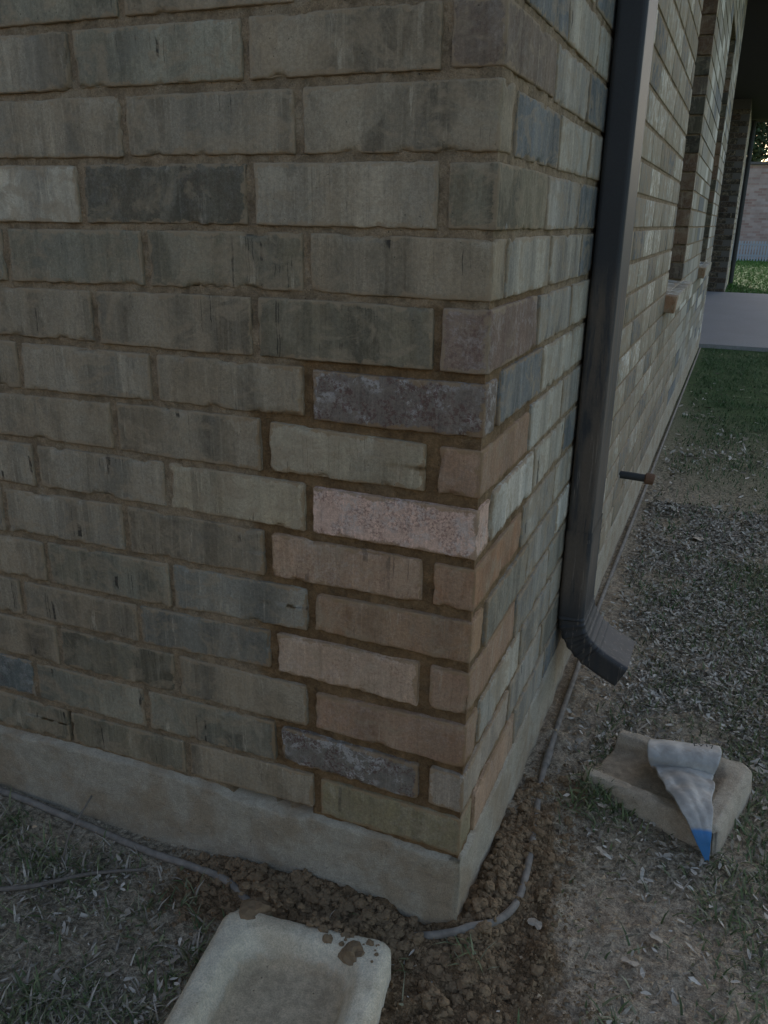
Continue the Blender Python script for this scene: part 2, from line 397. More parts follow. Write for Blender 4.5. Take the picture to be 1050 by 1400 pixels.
# bed joints of the left wall: (x, courses)
BED = {13: [(-.667, 13.02), (0, 13.04)], 12: [(-.68, 12.01), (0, 12.02)], 11: [(-.69, 10.98), (-.225, 11.02), (0, 10.99)],
 10: [(-.68, 9.95), (-.226, 10.04), (0, 10.02)], 9: [(-.72, 8.95), (0, 8.97)], 8: [(-.74, 7.94), (-.57, 8.0), (-.24, 8.03), (-.225, 7.95), (0, 7.95)],
 7: [(-.75, 6.97), (-.43, 7.02), (-.27, 6.98), (0, 6.98)], 6: [(-.766, 5.95), (-.59, 6.04), (-.29, 5.99), (0, 5.97)], 5: [(-.78, 4.88), (-.6, 4.95), (-.32, 5.0), (0, 5.03)],
 4: [(-.79, 3.9), (-.6, 3.92), (-.33, 3.99), (-.22, 4.1), (0, 4.07)], 3: [(-.8, 2.97), (-.45, 3.01), (-.30, 3.12), (-.223, 2.97), (0, 3.05)],
 2: [(-.82, 1.93), (-.46, 2.02), (-.29, 2.06), (0, 2.0)], 1: [(-.83, .95), (-.64, .95), (-.27, 1.09), (0, 1.06)], 0: [(-.85, -.1), (-.65, .06), (-.4, .12), (0, .06)]}
def bed(k, x):
    if k not in BED: return k*H
    p = BED[k]; return float(np.interp(x, [a for a, b in p], [b for a, b in p]))*H
HEAD = {14: [-.466, -.232], 13: [-.545, -.3, -.063], 12: [-.475, -.235], 11: [-.551, -.3, -.06], 10: [-.692, -.457, -.227], 9: [-.548, -.299, -.061], 8: [-.693, -.46, -.229],
 7: [-.532, -.293, -.062], 6: [-.688, -.449, -.231], 5: [-.764, -.529, -.294, -.062], 4: [-.691, -.456, -.23], 3: [-.753, -.521, -.29, -.061], 2: [-.688, -.458, -.231], 1: [-.751, -.522, -.286, -.057], 0: [-.684, -.452, -.223]}
def heads_left(k, far):
    h = list(HEAD.get(k, [-.232] if k % 2 == 0 else [-.297, -.061]))
    while h[0] > far: h.insert(0, h[0]-.234)
    return h
# colours as the bricks look, and how mottled each is (second value)
PAL = {'O': ((71, 67, 61), 0), 'T': ((78, 75, 70), 0), 'G': ((69, 68, 63), 0), 'W': ((90, 88, 84), 0), 'D': ((53, 52, 48), .25), 'DG': ((62, 60, 54), .1), 'P': ((63, 57, 53), .3), 'PB': ((69, 60, 57), .5),
 'LT': ((86, 82, 74), 0), 'BK': ((60, 56, 55), .95), 'RB': ((80, 66, 57), .3), 'RD': ((80, 62, 50), .2), 'PK': ((112, 97, 93), .85), 'TB': ((88, 75, 66), .4), 'BR': ((82, 67, 55), .2),
 'PT': ((100, 88, 80), .4), 'BG': ((69, 69, 67), .1), 'BKW': ((58, 62, 64), .6), 'MX': ((64, 62, 61), 1.0), 'GY': ((90, 86, 83), .1), 'OS': ((70, 67, 55), .3),
 'BL': ((58, 62, 67), .05), 'LG': ((88, 88, 87), 0), 'LGG': ((78, 78, 78), 0), 'BB': ((106, 107, 108), .05)}
LCOL = {14: 'GOO', 13: 'TGOP', 12: 'TTO', 11: ['W', 'D', 'T', 'DG'], 10: ['G', 'G', 'DG', 'O'], 9: ['O', 'O', 'DG', 'PB'], 8: ['O', 'T', 'O', 'BK'], 7: ['O', 'O', 'LT', 'RB'], 6: ['T', 'T', 'LT', 'PK'],
 5: ['T', 'T', 'O', 'TB', 'RD'], 4: ['O', 'G', 'BG', 'BR'], 3: ['O', 'O', 'BG', 'PT', 'RB'], 2: ['O', 'DG', 'O', 'RB'], 1: ['BKW', 'G', 'G', 'MX', 'GY'], 0: ['G', 'DG', 'O', 'OS']}
RCOL = {15: ['LG', 'BL', 'LG'], 14: ['BL', 'LG'], 13: ['LGG', 'BL'], 12: ['BL', 'LG'], 11: ['LGG', 'BL'], 10: ['LG', 'LGG'], 9: ['LGG', 'LG'], 8: ['BL', 'LG'], 7: ['LG', 'LGG'], 6: ['BB', 'LG'], 5: ['LGG', 'LG'],
 4: ['BG', 'LGG'], 3: ['LGG', 'BG'], 2: ['LG', 'LGG'], 1: ['LGG', 'BG'], 0: ['TB', 'LGG']}
NEWX = {8: -.235, 7: -.30, 6: -.235, 5: -.30, 4: -.235, 3: -.30, 2: -.235, 1: -.295, 0: -.23}   # where the rebuilt corner begins
def setcol(o, key, jit=.06):
    (r, g, b), a = PAL[key]; f = 1+random.uniform(-jit, jit)*2
    c = seen(r, g, b); o.color = (c[0]*f, c[1]*f, c[2]*f, a)

def grid1(s, r, step):
    n = max(1, int(round((s-2*r)/step))); mid = list(np.linspace(r, s-r, n+1))
    return np.array([0, r*.45]+mid+[s-r*.45, s])
def brick_mesh(name, size, step, r, amp, seed, wet=0., skew=(0, 0), deep=None, smear=True):
    """rounded, chipped clay box with its lower front left corner at the origin"""
    G = [grid1(s, r, step) for s in size]
    if deep is not None: G[deep] = np.array([0, r*.45, r, r*2, .014, .03, size[deep]]) if deep == 1 else np.array([0, size[0]-.03, size[0]-.014, size[0]-r*2, size[0]-r, size[0]-r*.45, size[0]])
    n = [len(g) for g in G]; ids = {}; P = []; F = []
    def vid(i, j, k):
        q = (i, j, k)
        if q not in ids: ids[q] = len(P); P.append((G[0][i], G[1][j], G[2][k]))
        return ids[q]
    a, b, c = n[0]-1, n[1]-1, n[2]-1
    for i in range(a):
        for k in range(c):
            F.append((vid(i, 0, k), vid(i+1, 0, k), vid(i+1, 0, k+1), vid(i, 0, k+1)))
            F.append((vid(i, b, k), vid(i, b, k+1), vid(i+1, b, k+1), vid(i+1, b, k)))
    for i in range(a):
        for j in range(b):
            F.append((vid(i, j, c), vid(i+1, j, c), vid(i+1, j+1, c), vid(i, j+1, c)))
            F.append((vid(i, j, 0), vid(i, j+1, 0), vid(i+1, j+1, 0), vid(i+1, j, 0)))
    for j in range(b):
        for k in range(c):
            F.append((vid(a, j, k), vid(a, j+1, k), vid(a, j+1, k+1), vid(a, j, k+1)))
            F.append((vid(0, j, k), vid(0, j, k+1), vid(0, j+1, k+1), vid(0, j+1, k)))
    P = np.array(P); S = np.array(size)
    d = np.sort(np.minimum(P, S-P), 1)[:, 1]
    inner = np.clip(P, r, S-r); nn = P-inner; ln = np.linalg.norm(nn, axis=1, keepdims=True); nn = nn/np.maximum(ln, 1e-9)
    P = inner+nn*r
    if amp:
        q = P+seed*1.37
        rim = np.clip(1-d/.008, 0, 1)
        chip = np.clip(fbm(q*48, seed, 3)-.16, 0, 1)*1.5*rim
        grit = fbm(q*190, seed+5, 2)
        P = P+nn*((amp*.7*fbm(q*22, seed, 2)+amp*.5*grit) - chip*amp*7)[:, None]
        jit = (fbm(q*26, seed+9, 2)*.6+fbm(q*110, seed+19, 2)*.7+.7*grit)*np.clip(1-d/.012, 0, 1)*amp*1.25
        inn = np.sign(S/2-P)
        P += inn*np.clip(jit, -amp, amp*3)[:, None]*(np.minimum(P, S-P) < .012)
    P[:, 2] += np.interp(P[:, 0], [0, size[0]], [0, skew[0]])*(P[:, 2] < S[2]*.5)+np.interp(P[:, 0], [0, size[0]], [0, skew[1]])*(P[:, 2] >= S[2]*.5)
    e = np.clip(d/.014, 0, 1) if smear else np.full(len(P), 3.)
    return mesh(name, P, F, M_BRICK, True, {'edge': e, 'wet': wet(P[:, 0]) if callable(wet) else np.full(len(P), wet)})

LOW = {}
def low_mesh(ln, dp, ht):
    key = (round(ln, 2), round(dp, 2), random.randrange(4))
    if key not in LOW: LOW[key] = brick_mesh('brick', (key[0], key[1], .066), .05, .003, .0006, len(LOW)+3)
    return LOW[key], key
stuffL = MB(); stuffR = MB()

# ---- footing
def footing():
    v = []; f = []
    # left face grid then right face grid, as one bent sheet, plus a narrow top ledge
    xs = np.concatenate([np.linspace(-8, -1.0, 15), np.linspace(-.98, 0, 110)]); zs = np.linspace(-.30, .0, 34)
    ys = np.concatenate([np.linspace(.008, .9, 80)[0:], np.linspace(.95, WALL_END, 40)])
    pts = [(x, 0) for x in xs]+[(0, y) for y in ys]
    R = []
    for z in zs:
        for (x, y) in pts:
            R.append((x, y, z))
    R = np.array(R); n = len(pts)
    left = R[:, 1] < .004
    nz = fbm(R*18, 4, 4); nz2 = vnoise(R*120, 8)
    topw = np.interp(R[:, 0], [-.85, -.65, -.4, 0], [-.1, .06, .12, .06])*H*np.where(left, 1, 0)
    proud = np.where(left, .006*sstep(-.12, -.3, R[:, 0])+.002, .001)
    Q = R.copy()
    off = proud+.0045*nz+.0018*fbm(R*70, 6, 3)+.0007*nz2
    cornerw = np.exp(-((R[:, 0]**2+R[:, 1]**2)/.0006))
    Q[:, 1] -= np.where(left, off, 0)
    Q[:, 0] += np.where(left, 0, off)
    c = left & (R[:, 0] > -.001); Q[c, 0] += off[c]
    topw = topw-.006*np.where(left, sstep(-.40, -.36, R[:, 0])*sstep(-.232, -.25, R[:, 0]), 0)+.0022*fbm(np.stack([R[:, 0]*60, R[:, 1]*60, R[:, 0]*0], 1), 12, 3)
    Q[:, 2] = np.where(R[:, 2] > -.2, R[:, 2]+topw*np.clip((R[:, 2]+.2)/.2, 0, 1), R[:, 2])
    # pitted corner
    Q[:, 0] -= .004*cornerw*np.clip(nz+.3, 0, 1); Q[:, 1] += .004*cornerw*np.clip(nz+.3, 0, 1)
    v = Q.tolist(); m = len(zs)
    for k in range(m-1):
        for i in range(n-1): f.append((k*n+i, k*n+i+1, (k+1)*n+i+1, (k+1)*n+i))
    # ledge back under the bricks
    b0 = len(v)
    for i, (x, y) in enumerate(pts):
        t = Q[(m-1)*n+i]; v.append((min(t[0], -.05) if i >= len(xs)-1 else t[0], max(t[1], .05) if i < len(xs) else t[1], t[2]-.0005))
    for i in range(n-1): f.append(((m-1)*n+i, (m-1)*n+i+1, b0+i+1, b0+i))
    return part('foundation', mesh('foundation', v, f, M_SLAB, True))
foundation = footing()
foundation['label'] = 'exposed concrete footing stained with brown dirt'

# ---- wall backings of mortar
def wetness(x, z):
    k = np.clip(np.floor(z/H), 0, 40)
    e = np.vectorize(lambda q: NEWX.get(int(q), .3))(k)
    rb_ = np.round(z/H); nearb = np.abs(z/H-rb_) < .10
    eb = np.vectorize(lambda q: min(NEWX.get(int(q), .3), NEWX.get(int(q)-1, .3)))(rb_)
    e = np.where(nearb, eb+.02*fbm2(x, z, 30, 3), e)
    return sstep(-.020, .0, x-e)*sstep(.0, .015, z+.02)*(1-sstep(9*H, 9.25*H, z))
def wall_left():
    xs = np.concatenate([np.linspace(-8, -1.05, 12), np.arange(-1.0, -.006, .0042), [-.0030]]); zs = np.concatenate([[-.02], np.arange(.0, 17*H, .0042), np.linspace(17.3*H, TOPC*H, 12)])
    Xm, Zm = np.meshgrid(xs, zs); x = Xm.ravel(); z = Zm.ravel()
    p = np.stack([x, np.zeros_like(x), z], 1); near = (x > -1.02)*sstep(-.0034, -.012, x)
    wt = wetness(x, z)
    wt = np.clip(np.maximum(wt, .8*np.exp(-((x+.06)/.03)**2)*sstep(8.9*H, 9*H, z)*(1-sstep(9.9*H, 10.05*H, z))), 0, 1)
    y = .0034+.0026*fbm(p*30, 31, 3)*near+.0012*vnoise(p*140, 33)*near+.0035*wt*sstep(-.0034, -.012, x)
    y = y+.05*np.exp(-((x+.684)/.0035)**2)*(z > .012)*(z < H-.01)+.04*((x > -.37) & (x < -.232) & (z > .02*H) & (z < .28*H))
    n1 = len(xs); F = []
    for k in range(len(zs)-1):
        for i in range(n1-1): F.append((k*n1+i, k*n1+i+1, (k+1)*n1+i+1, (k+1)*n1+i))
    v = np.stack([x, y, z], 1).tolist(); wt = wt.tolist()
    b = len(v)
    v += [(-8, .11, -.02), (-.02, .11, -.02), (-.02, .11, TOPC*H), (-8, .11, TOPC*H)]; wt += [0]*4; F.append((b, b+3, b+2, b+1))
    return part('wall', mesh('wall', v, F, M_MORTAR, True, {'wet': wt}))
def wall_right():
    v = []; F = []; wt = []
    def sheet(ys, zs):
        b = len(v); A, B = np.meshgrid(ys, zs); y = A.ravel(); z = B.ravel()
        p = np.stack([np.zeros_like(y), y, z], 1); near = (1-sstep(.9, 1.2, y))*sstep(.0046, .014, y)
        wq = (1-sstep(.26, .31, y))*(1-sstep(10*H, 10.3*H, z))*.8
        x = -.0030+near*(.0022*fbm(p*30, 41, 3)+.0011*vnoise(p*140, 43))-.002*wq*sstep(.0046, .014, y)
        v.extend(np.stack([x, y, z], 1).tolist()); wt.extend(wq.tolist()); n1 = len(ys)
        for k in range(len(zs)-1):
            for i in range(n1-1): F.append((b+k*n1+i, b+k*n1+i+1, b+(k+1)*n1+i+1, b+(k+1)*n1+i))
    zs_f = np.concatenate([[-.02], np.arange(0, 17*H, .005), np.linspace(17.3*H, TOPC*H, 10)])
    sheet(np.arange(.0034, 1.2, .005), zs_f)
    e = float(np.arange(.0034, 1.2, .005)[-1])
    for (a, b) in WIN:
        sheet(np.array([e, a]), np.array([-.02, TOPC*H]))
        sheet(np.array([a, b]), np.array([-.02, WZ0-.02])); sheet(np.array([a, b]), np.array([WZ1, TOPC*H]))
        e = b
    sheet(np.array([e, WALL_END-.006]), np.array([-.02, TOPC*H]))
    # reveals, wall end and back
    def quad(q): 
        b = len(v); v.extend(q); wt.extend([0]*4); F.append((b, b+1, b+2, b+3))
    for (a, b) in WIN:
        for yy in (a-.006, b+.006): quad([(-.004, yy, WZ0-.02), (-.12, yy, WZ0-.02), (-.12, yy, WZ1), (-.004, yy, WZ1)])
        quad([(-.004, a, WZ1), (-.12, a, WZ1), (-.12, b, WZ1), (-.004, b, WZ1)])
    quad([(-.004, WALL_END-.006, -.02), (-.3, WALL_END-.006, -.02), (-.3, WALL_END-.006, TOPC*H), (-.004, WALL_END-.006, TOPC*H)])
    return part('wall', mesh('wall', v, F, M_MORTAR, True, {'wet': wt}))
WL = wall_left(); WR = wall_right()
WL['label'] = 'brick wall with a toothed patch of newer bricks in dark mortar'
WR['label'] = 'brick wall behind the downspout with window openings'

def place(o, parent, loc):
    o.parent = parent; o.matrix_parent_inverse = parent.matrix_world.inverted(); o.location = loc
bpy.context.view_layer.update()

cnt = 0
def hi_brick(x0, x1, y0, y1, zb0, zb1, zt0, zt1, key, parent, wet, seed, amp=.0008, step=.0052, deep=None):
    """brick spanning x0..x1; z of the bottom and the top edge given at both ends"""
    zl = zb0; me = brick_mesh('brick', (x1-x0, y1-y0, zt0-zb0), step, .0026, amp, seed, wet, (zb1-zb0, zt1-zt0), deep)
    o = obj('brick', me); place(o, parent, (x0, y0, zb0)); setcol(o, key, .055)
    return o
PL_KEYS = ['O', 'O', 'T', 'G', 'DG', 'T', 'O', 'LT', 'D']; PR_KEYS = ['LG', 'LGG', 'BB', 'LGG', 'BL', 'LG', 'LG', 'BG', 'BB']
far_keys_rng = random.Random(3)
for k in range(TOPC):
    hs = heads_left(k, -8); ends = hs+[0.0]
    names = LCOL.get(k)
    nb = len(hs)
    for i in range(nb):
        a, b = hs[i], ends[i+1]
        corner = (i == nb-1)
        t = b-a
        new = k in NEWX and (a+b)/2 > NEWX[k]
        g = (.0080 if new else .0050)+random.uniform(-.0012, .0012)
        gz = (.0072 if new else .0047)+random.uniform(-.0009, .0009)
        x0 = a+g; x1 = b-(0 if corner else g)
        if a < -8: continue
        if b > -1.2 and k < 17:
            key = far_keys_rng.choice(PL_KEYS)
            if names:
                j = i-nb+len(names)
                if 0 <= j < len(names): key = names[j]
            zb = [bed(k, x0+.01)+gz, bed(k, x1-.01)+gz]; zt = [bed(k+1, x0+.01)-gz, bed(k+1, x1-.01)-gz]
            if k == 0 and -.47 < a < -.4: zb = [zb[0]+.001, zb[1]+.009]
            pro = random.uniform(-.0008, .0012)+(.0012*random.uniform(-1, 1) if new else 0)
            if corner:
                depth = .241 if k % 2 else .056
                o = hi_brick(x0, 0.0+random.uniform(-.001, .0008), -pro, depth-.002, zb[0], zb[1], zt[0], zt[1], key, WL, .8 if new else 0., 11+cnt, .0012 if new else .0010, .0065)
            else:
                wf = .8 if new else 0.
                if k in NEWX and not new: wf = (lambda P0, e=NEWX[k]-x0: .8*sstep(e-.07, e-.02, P0))
                o = hi_brick(x0, x1, -pro, .088, zb[0], zb[1], zt[0], zt[1], key, WL, wf, 11+cnt, .0014 if new else .0012, deep=1)
            cnt += 1
        elif b > -1.2 and corner:
            stuffL.box((x0, 0, k*H+.0045), (0, .241 if k % 2 else .056, (k+1)*H-.0045))
        else:
            stuffL.box((x0, 0, k*H+.0045), (x1, .08, (k+1)*H-.0045))
nR = 0
for k in range(TOPC):
    y = .247 if k % 2 else .062
    zb, zt = k*H, (k+1)*H
    first = True; j = 0
    while y < WALL_END-.02:
        y1 = y+.234
        if first and k % 2 == 0: y1 = y+.236
        if y1 > WALL_END-.08: y1 = WALL_END+.0045
        segs = [(y, y1)]
        if WZ0-.01 < zb+.03 < WZ1:
            for (a, b) in WIN:
                s2 = []
                for (p, q) in segs:
                    if q <= a or p >= b: s2.append((p, q)); continue
                    if p < a: s2.append((p, a+.0045))
                    if q > b: s2.append((b-.0045, q))
                segs = s2
        for (p, q) in segs:
            if q-p < .03: continue
            near = p < 1.0 and k < 17
            key = random.choice(PR_KEYS)
            if k in RCOL and j < len(RCOL[k]): key = RCOL[k][j]
            gz = .0044; gy = .0045
            new = k < 10 and p < .2
            if near:
                me = brick_mesh('brick', (.088, q-p-2*gy, H-2*gz), .007, .0026, .0010, 500+nR, .7 if new else 0., (0, 0), 0)
                o = obj('brick', me); place(o, WR, (-.088+random.uniform(-.0008, .0012), p+gy, zb+gz+random.uniform(-.0008, .0008))); setcol(o, key, .05); nR += 1
            elif k < 24 and p < 3.3 and nR < 296:
                me, kk = low_mesh(.08, q-p-2*gy, .066)
                o = obj('brick', me); place(o, WR, (-.08, p+gy, zb+gz)); o.scale = (1, (q-p-2*gy)/kk[1], (H-2*gz)/.066); setcol(o, key, .08); nR += 1
            else:
                stuffR.box((-.09, p+gy, zb+gz), (random.uniform(-.0006, .0008), q-gy, zt-gz))
        y = y1; j += 1; first = False
def stuff_part(mb, name, parent):
    nv = len(mb.v)
    o = obj(name, mesh(name, mb.v, mb.f, M_BRICKF, False)); place(o, parent, (0, 0, 0)); o['kind'] = 'stuff'; return o
def brick_far_material():
    n = N('brick_clay_far'); v = n.pos()
    isl = n.n('ShaderNodeNewGeometry').outputs['Random Per Island']
    cr_ = n.n('ShaderNodeValToRGB'); n.l(isl, cr_.inputs[0]); el = cr_.color_ramp; el.interpolation = 'CONSTANT'
    keys = ['LGG', 'LG', 'T', 'BB', 'BL', 'G', 'LG', 'LGG']
    el.elements[0].color = seen(*PAL[keys[0]][0]); el.elements[0].position = 0; el.elements[1].position = 1/8; el.elements[1].color = seen(*PAL[keys[1]][0])
    for i in range(2, 8):
        e = el.elements.new(i/8); e.color = seen(*PAL[keys[i]][0])
    band = n.noise(n.map(v, (1, 1, .1)), 26, 3, .6)
    c = n.scale(cr_.outputs[0], n.math('ADD', .6, n.math('MULTIPLY', band, .8)))
    return n.fin(c, .92, n.bump(n.noise(n.map(v, (1, 1, .1)), 150, 3), .5, .002), .2)
M_BRICKF = brick_far_material()
stuff_part(stuffL, 'brick_field', WL); stuff_part(stuffR, 'brick_field', WR)

# ---- windows
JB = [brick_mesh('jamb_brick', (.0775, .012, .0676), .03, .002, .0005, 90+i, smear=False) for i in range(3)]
for (a, b) in WIN:
    wd = MB()
    x0, x1 = -.12, -.08
    for q in (((x0, a-.004, WZ0-.01), (x1, a+.04, WZ1)), ((x0, b-.04, WZ0-.01), (x1, b+.004, WZ1)), ((x0, a+.04, WZ0-.01), (x1, b-.04, WZ0+.035)), ((x0, a+.04, WZ1-.04), (x1, b-.04, WZ1+.004)), ((x0+.003, a+.04, (WZ0+WZ1)/2-.02), (x1-.003, b-.04, (WZ0+WZ1)/2+.02))): wd.box(*q)
    fr = obj('window', mesh('window', wd.v, wd.f, M_FRAME)); place(fr, house, (0, 0, 0))
    for (z0, z1) in ((WZ0+.03, (WZ0+WZ1)/2-.015), ((WZ0+WZ1)/2+.015, WZ1-.03)):
        pn = obj('pane', mesh('pane', *(lambda m: (m.v, m.f))(MB().box((-.104, a+.03, z0), (-.098, b-.03, z1))), M_GLASS)); place(pn, fr, (0, 0, 0))
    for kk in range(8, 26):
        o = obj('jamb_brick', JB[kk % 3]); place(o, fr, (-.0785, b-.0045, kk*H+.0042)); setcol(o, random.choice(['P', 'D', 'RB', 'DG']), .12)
        o.color = tuple(c_*.62 for c_ in o.color[:3])+(o.color[3],)  # jamb bricks darkened in colour for the shade of the recess
    # rowlock sill bricks standing proud of the wall
    yy = a-.05; sm = None
    while yy < b+.04:
        if sm is None: sm = brick_mesh('sill_brick', (.155, .066, .062), .03, .003, .0008, 77, 0.)
        o = obj('sill_brick', sm); place(o, fr, (-.118, yy, WZ0-.062+.004)); setcol(o, random.choice(['BB', 'LG', 'BB']) if yy > a-.04 else 'RD', .06); o.rotation_euler = (0, math.radians(5), 0)  # nearest sill brick coloured dark for its shaded end face
        yy += .0735

# ---- roof, eave and the far porch pier
rf = MB(); ez = TOPC*H
ov = .50; X0, X1, Y0, Y1 = -8.6, ov, -.35, 15.75
rf.poly([(X0, Y0, ez+.12), (X1, Y0, ez+.12), (X1, Y1, ez+.12), (X0, Y1, ez+.12), (-4, 3.6, ez+2.6), (-4, 10, ez+2.6)], [(0, 1, 4), (1, 2, 5, 4), (2, 3, 5), (3, 0, 4, 5)])
roof = obj('roof', mesh('roof', rf.v, rf.f, M_SHING)); place(roof, house, (0, 0, 0))
so_ = obj('soffit', mesh('soffit', *(lambda m: (m.v, m.f))(MB().box((X0+.02, Y0+.02, ez), (X1-.02, Y1-.02, ez+.05))), M_SOFFIT)); place(so_, roof, (0, 0, 0))
fa = MB(); fa.box((X0, Y0, ez-.02), (X1, Y0+.018, ez+.118)); fa.box((X1-.018, Y0+.02, ez-.02), (X1, Y1-.02, ez+.118)); fa.box((X0, Y1-.018, ez-.02), (X1, Y1, ez+.118))
fo = obj('fascia', mesh('fascia', fa.v, fa.f, M_FRAME)); place(fo, roof, (0, 0, 0))
# solid back walls so the house is closed
bk = MB(); bk.box((-8, .115, -.02), (-7.9, 15.4, ez)); bk.box((-7.9, 15.2, -.02), (-.5, 15.4, ez)); bk.box((-3.0, WALL_END+.02, -.02), (-2.9, 15.2, ez)); bk.box((-2.9, WALL_END-.01, -.02), (-.31, WALL_END+.02, ez))
b_ = obj('rear_wall', mesh('rear_wall', bk.v, bk.f, M_FARB)); place(b_, house, (0, 0, 0))
M_DARKM = simple('shaded_mortar', (.13, .115, .095, 1), .95, .1)  # mortar colour darkened to carry the porch shade
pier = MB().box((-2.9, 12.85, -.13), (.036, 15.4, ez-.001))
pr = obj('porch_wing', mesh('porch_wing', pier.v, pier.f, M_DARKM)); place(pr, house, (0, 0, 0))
pm = brick_mesh('brick', (.224, .03, .066), .06, .003, .0006, 4, smear=False); pm2 = brick_mesh('brick', (.03, .224, .066), .06, .003, .0006, 5)
wf_ = MB()
for k in range(33):
    z = -.12+k*H
    for i in range(12):
        x1 = .042-i*.234-(.117 if k % 2 else 0)
        if x1-.224 < -2.88 or z > 2.36: continue
        if i < 2:
            o = obj('brick', pm); place(o, pr, (x1-.224, 12.842, z)); setcol(o, random.choice(['P', 'D', 'DG', 'P']), .1); o.color = tuple(c_*.35 for c_ in o.color[:3])+(.2,)  # front bricks' colour cut down to paint in the shade under the porch
        else: wf_.box((x1-.224, 12.842, z), (x1, 12.87, z+.066))
    for i in range(11):
        y0 = 12.856+i*.234+(.117 if k % 2 else 0)
        if y0+.224 > 15.4 or z > 2.36: continue
        o = obj('brick', pm2) if i < 5 else None
        if o: place(o, pr, (.014, y0, z)); setcol(o, random.choice(['LG', 'LGG', 'BB']), .1)
        else: wf_.box((.014, y0, z), (.043, y0+.224, z+.066))
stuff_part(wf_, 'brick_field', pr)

# ------------------------------------------------------------------ patio, back yard, neighbours
pt = MB().box((-2.9, 6.66, -.30), (3.2, 12.84, -.10))
patio = tag(pt.build('patio', M_PATIO), 'pale concrete patio slab beyond the lawn beside the house', None, None, 'structure')
nb = tag(empty('neighbour_house', (2, 28, -.13)), 'distant reddish brick house wall across the back yard', 'house')
for nme, mb_, mt in (('wall', MB().box((-9, 28, -.2), (12, 34, 2.55)), M_FARB), ('coping', MB().box((-9.1, 27.9, 2.551), (12.1, 34.1, 2.62)), M_FRAME)):
    o = obj(nme, mesh(nme, mb_.v, mb_.f, mt)); place(o, nb, (0, 0, 0))
bpy.context.view_layer.update()
for o in nb.children: o.matrix_parent_inverse = Matrix.Translation((-2, -28, .13))
fe = tag(empty('picket_fence', (0, 26, -.13)), 'low pale picket fence in front of the distant brick house', 'fence')
fm = MB()
for i in range(120):
    x = -4+i*.075; fm.box((x, 26, -.13), (x+.04, 26.02, .42))
p1 = obj('picket_panel', mesh('picket_panel', fm.v, fm.f, M_PALE), fe, (0, -26, .13)); p1['kind'] = 'stuff'
for z in (0, .3):
    q = MB().box((-4, 26.021, z), (5, 26.045, z+.05)); obj('rail', mesh('rail', q.v, q.f, M_PALE), fe, (0, -26, .13))
pole = tag(MB().tube([(.085, 15.34, -.13), (.085, 15.34, 2.2), (.085, 15.34, 2.48)], .04, 10).build('porch_downspout', M_IRON), 'thin black pipe at the far corner of the brick wing past the patio', 'pipe')

def tree(x, y, hgt, rad, label, seed):
    rg = np.random.RandomState(seed)
    t = tag(empty('leafy_tree', (x, y, -.13)), label, 'tree')
    tm = MB(); tm.tube([(0, 0, 0), (.08, .02, hgt*.3), (-.05, .05, hgt*.6), (.1, 0, hgt*.9)], [.2, .15, .1, .03], 8)
    for i in range(7):
        a = rg.rand()*6.28; z = hgt*(.3+.08*i); tm.tube([(0, 0, z), (math.cos(a)*rad*.4, math.sin(a)*rad*.4, z+.5), (math.cos(a)*rad*.8, math.sin(a)*rad*.8, z+.9)], [.07, .04, .012], 6)
    obj('trunk', mesh('trunk', tm.v, tm.f, M_WOOD), t)
    n = 46000
    d = rg.normal(size=(n, 3)); d /= np.linalg.norm(d, axis=1)[:, None]; rr = rg.rand(n)**.45
    P = d*rr[:, None]*np.array([rad, rad, hgt*.36])+np.array([0, 0, hgt*.62])
    keep = fbm(P*1.3, seed, 3) > -.5; P = P[keep]; n = len(P)
    a = rg.normal(size=(n, 3)); a /= np.linalg.norm(a, axis=1)[:, None]; b = np.cross(a, rg.normal(size=(n, 3))); b /= np.linalg.norm(b, axis=1)[:, None]
    s = .055+.05*rg.rand(n)[:, None]
    V = np.stack([P-a*s, P+b*s*.5, P+a*s, P-b*s*.5], 1).reshape(-1, 3); Fq = np.arange(4*n).reshape(-1, 4)
    c = np.array([.045, .065, .025])*(.6+.8*rg.rand(n))[:, None]; c = np.repeat(c, 4, 0)
    obj('crown', mesh('crown', V, Fq, M_BLADE, False, {'col': c}), t)
tree(-1.75, 33.5+3, 7.2, 2.75, 'dark leafy tree rising behind the distant brick house', 5)

# board fence added behind the camera, out of view, to shade the left wall
fn = tag(empty('added_shade_fence', (0, -3.7, -.14)), 'brown board fence added out of view to shade the left wall', 'fence')
M_BOARD = simple('weathered_board', (.21, .165, .12, 1), .9, .15, .8, 12)
bme = mesh('board', *(lambda m: (m.v, m.f))(MB().box((0, 0, 0), (.138, .018, 2.05))), M_BOARD)
for i in range(70):
    obj('board', bme, fn, (-8.6+i*.141, random.uniform(-.003, .003), .02))
for z in (.3, 1.1, 1.8):
    rme = mesh('rail', *(lambda m: (m.v, m.f))(MB().box((-8.6, -.06, z), (1.27, -.02, z+.09))), M_BOARD); obj('rail', rme, fn)

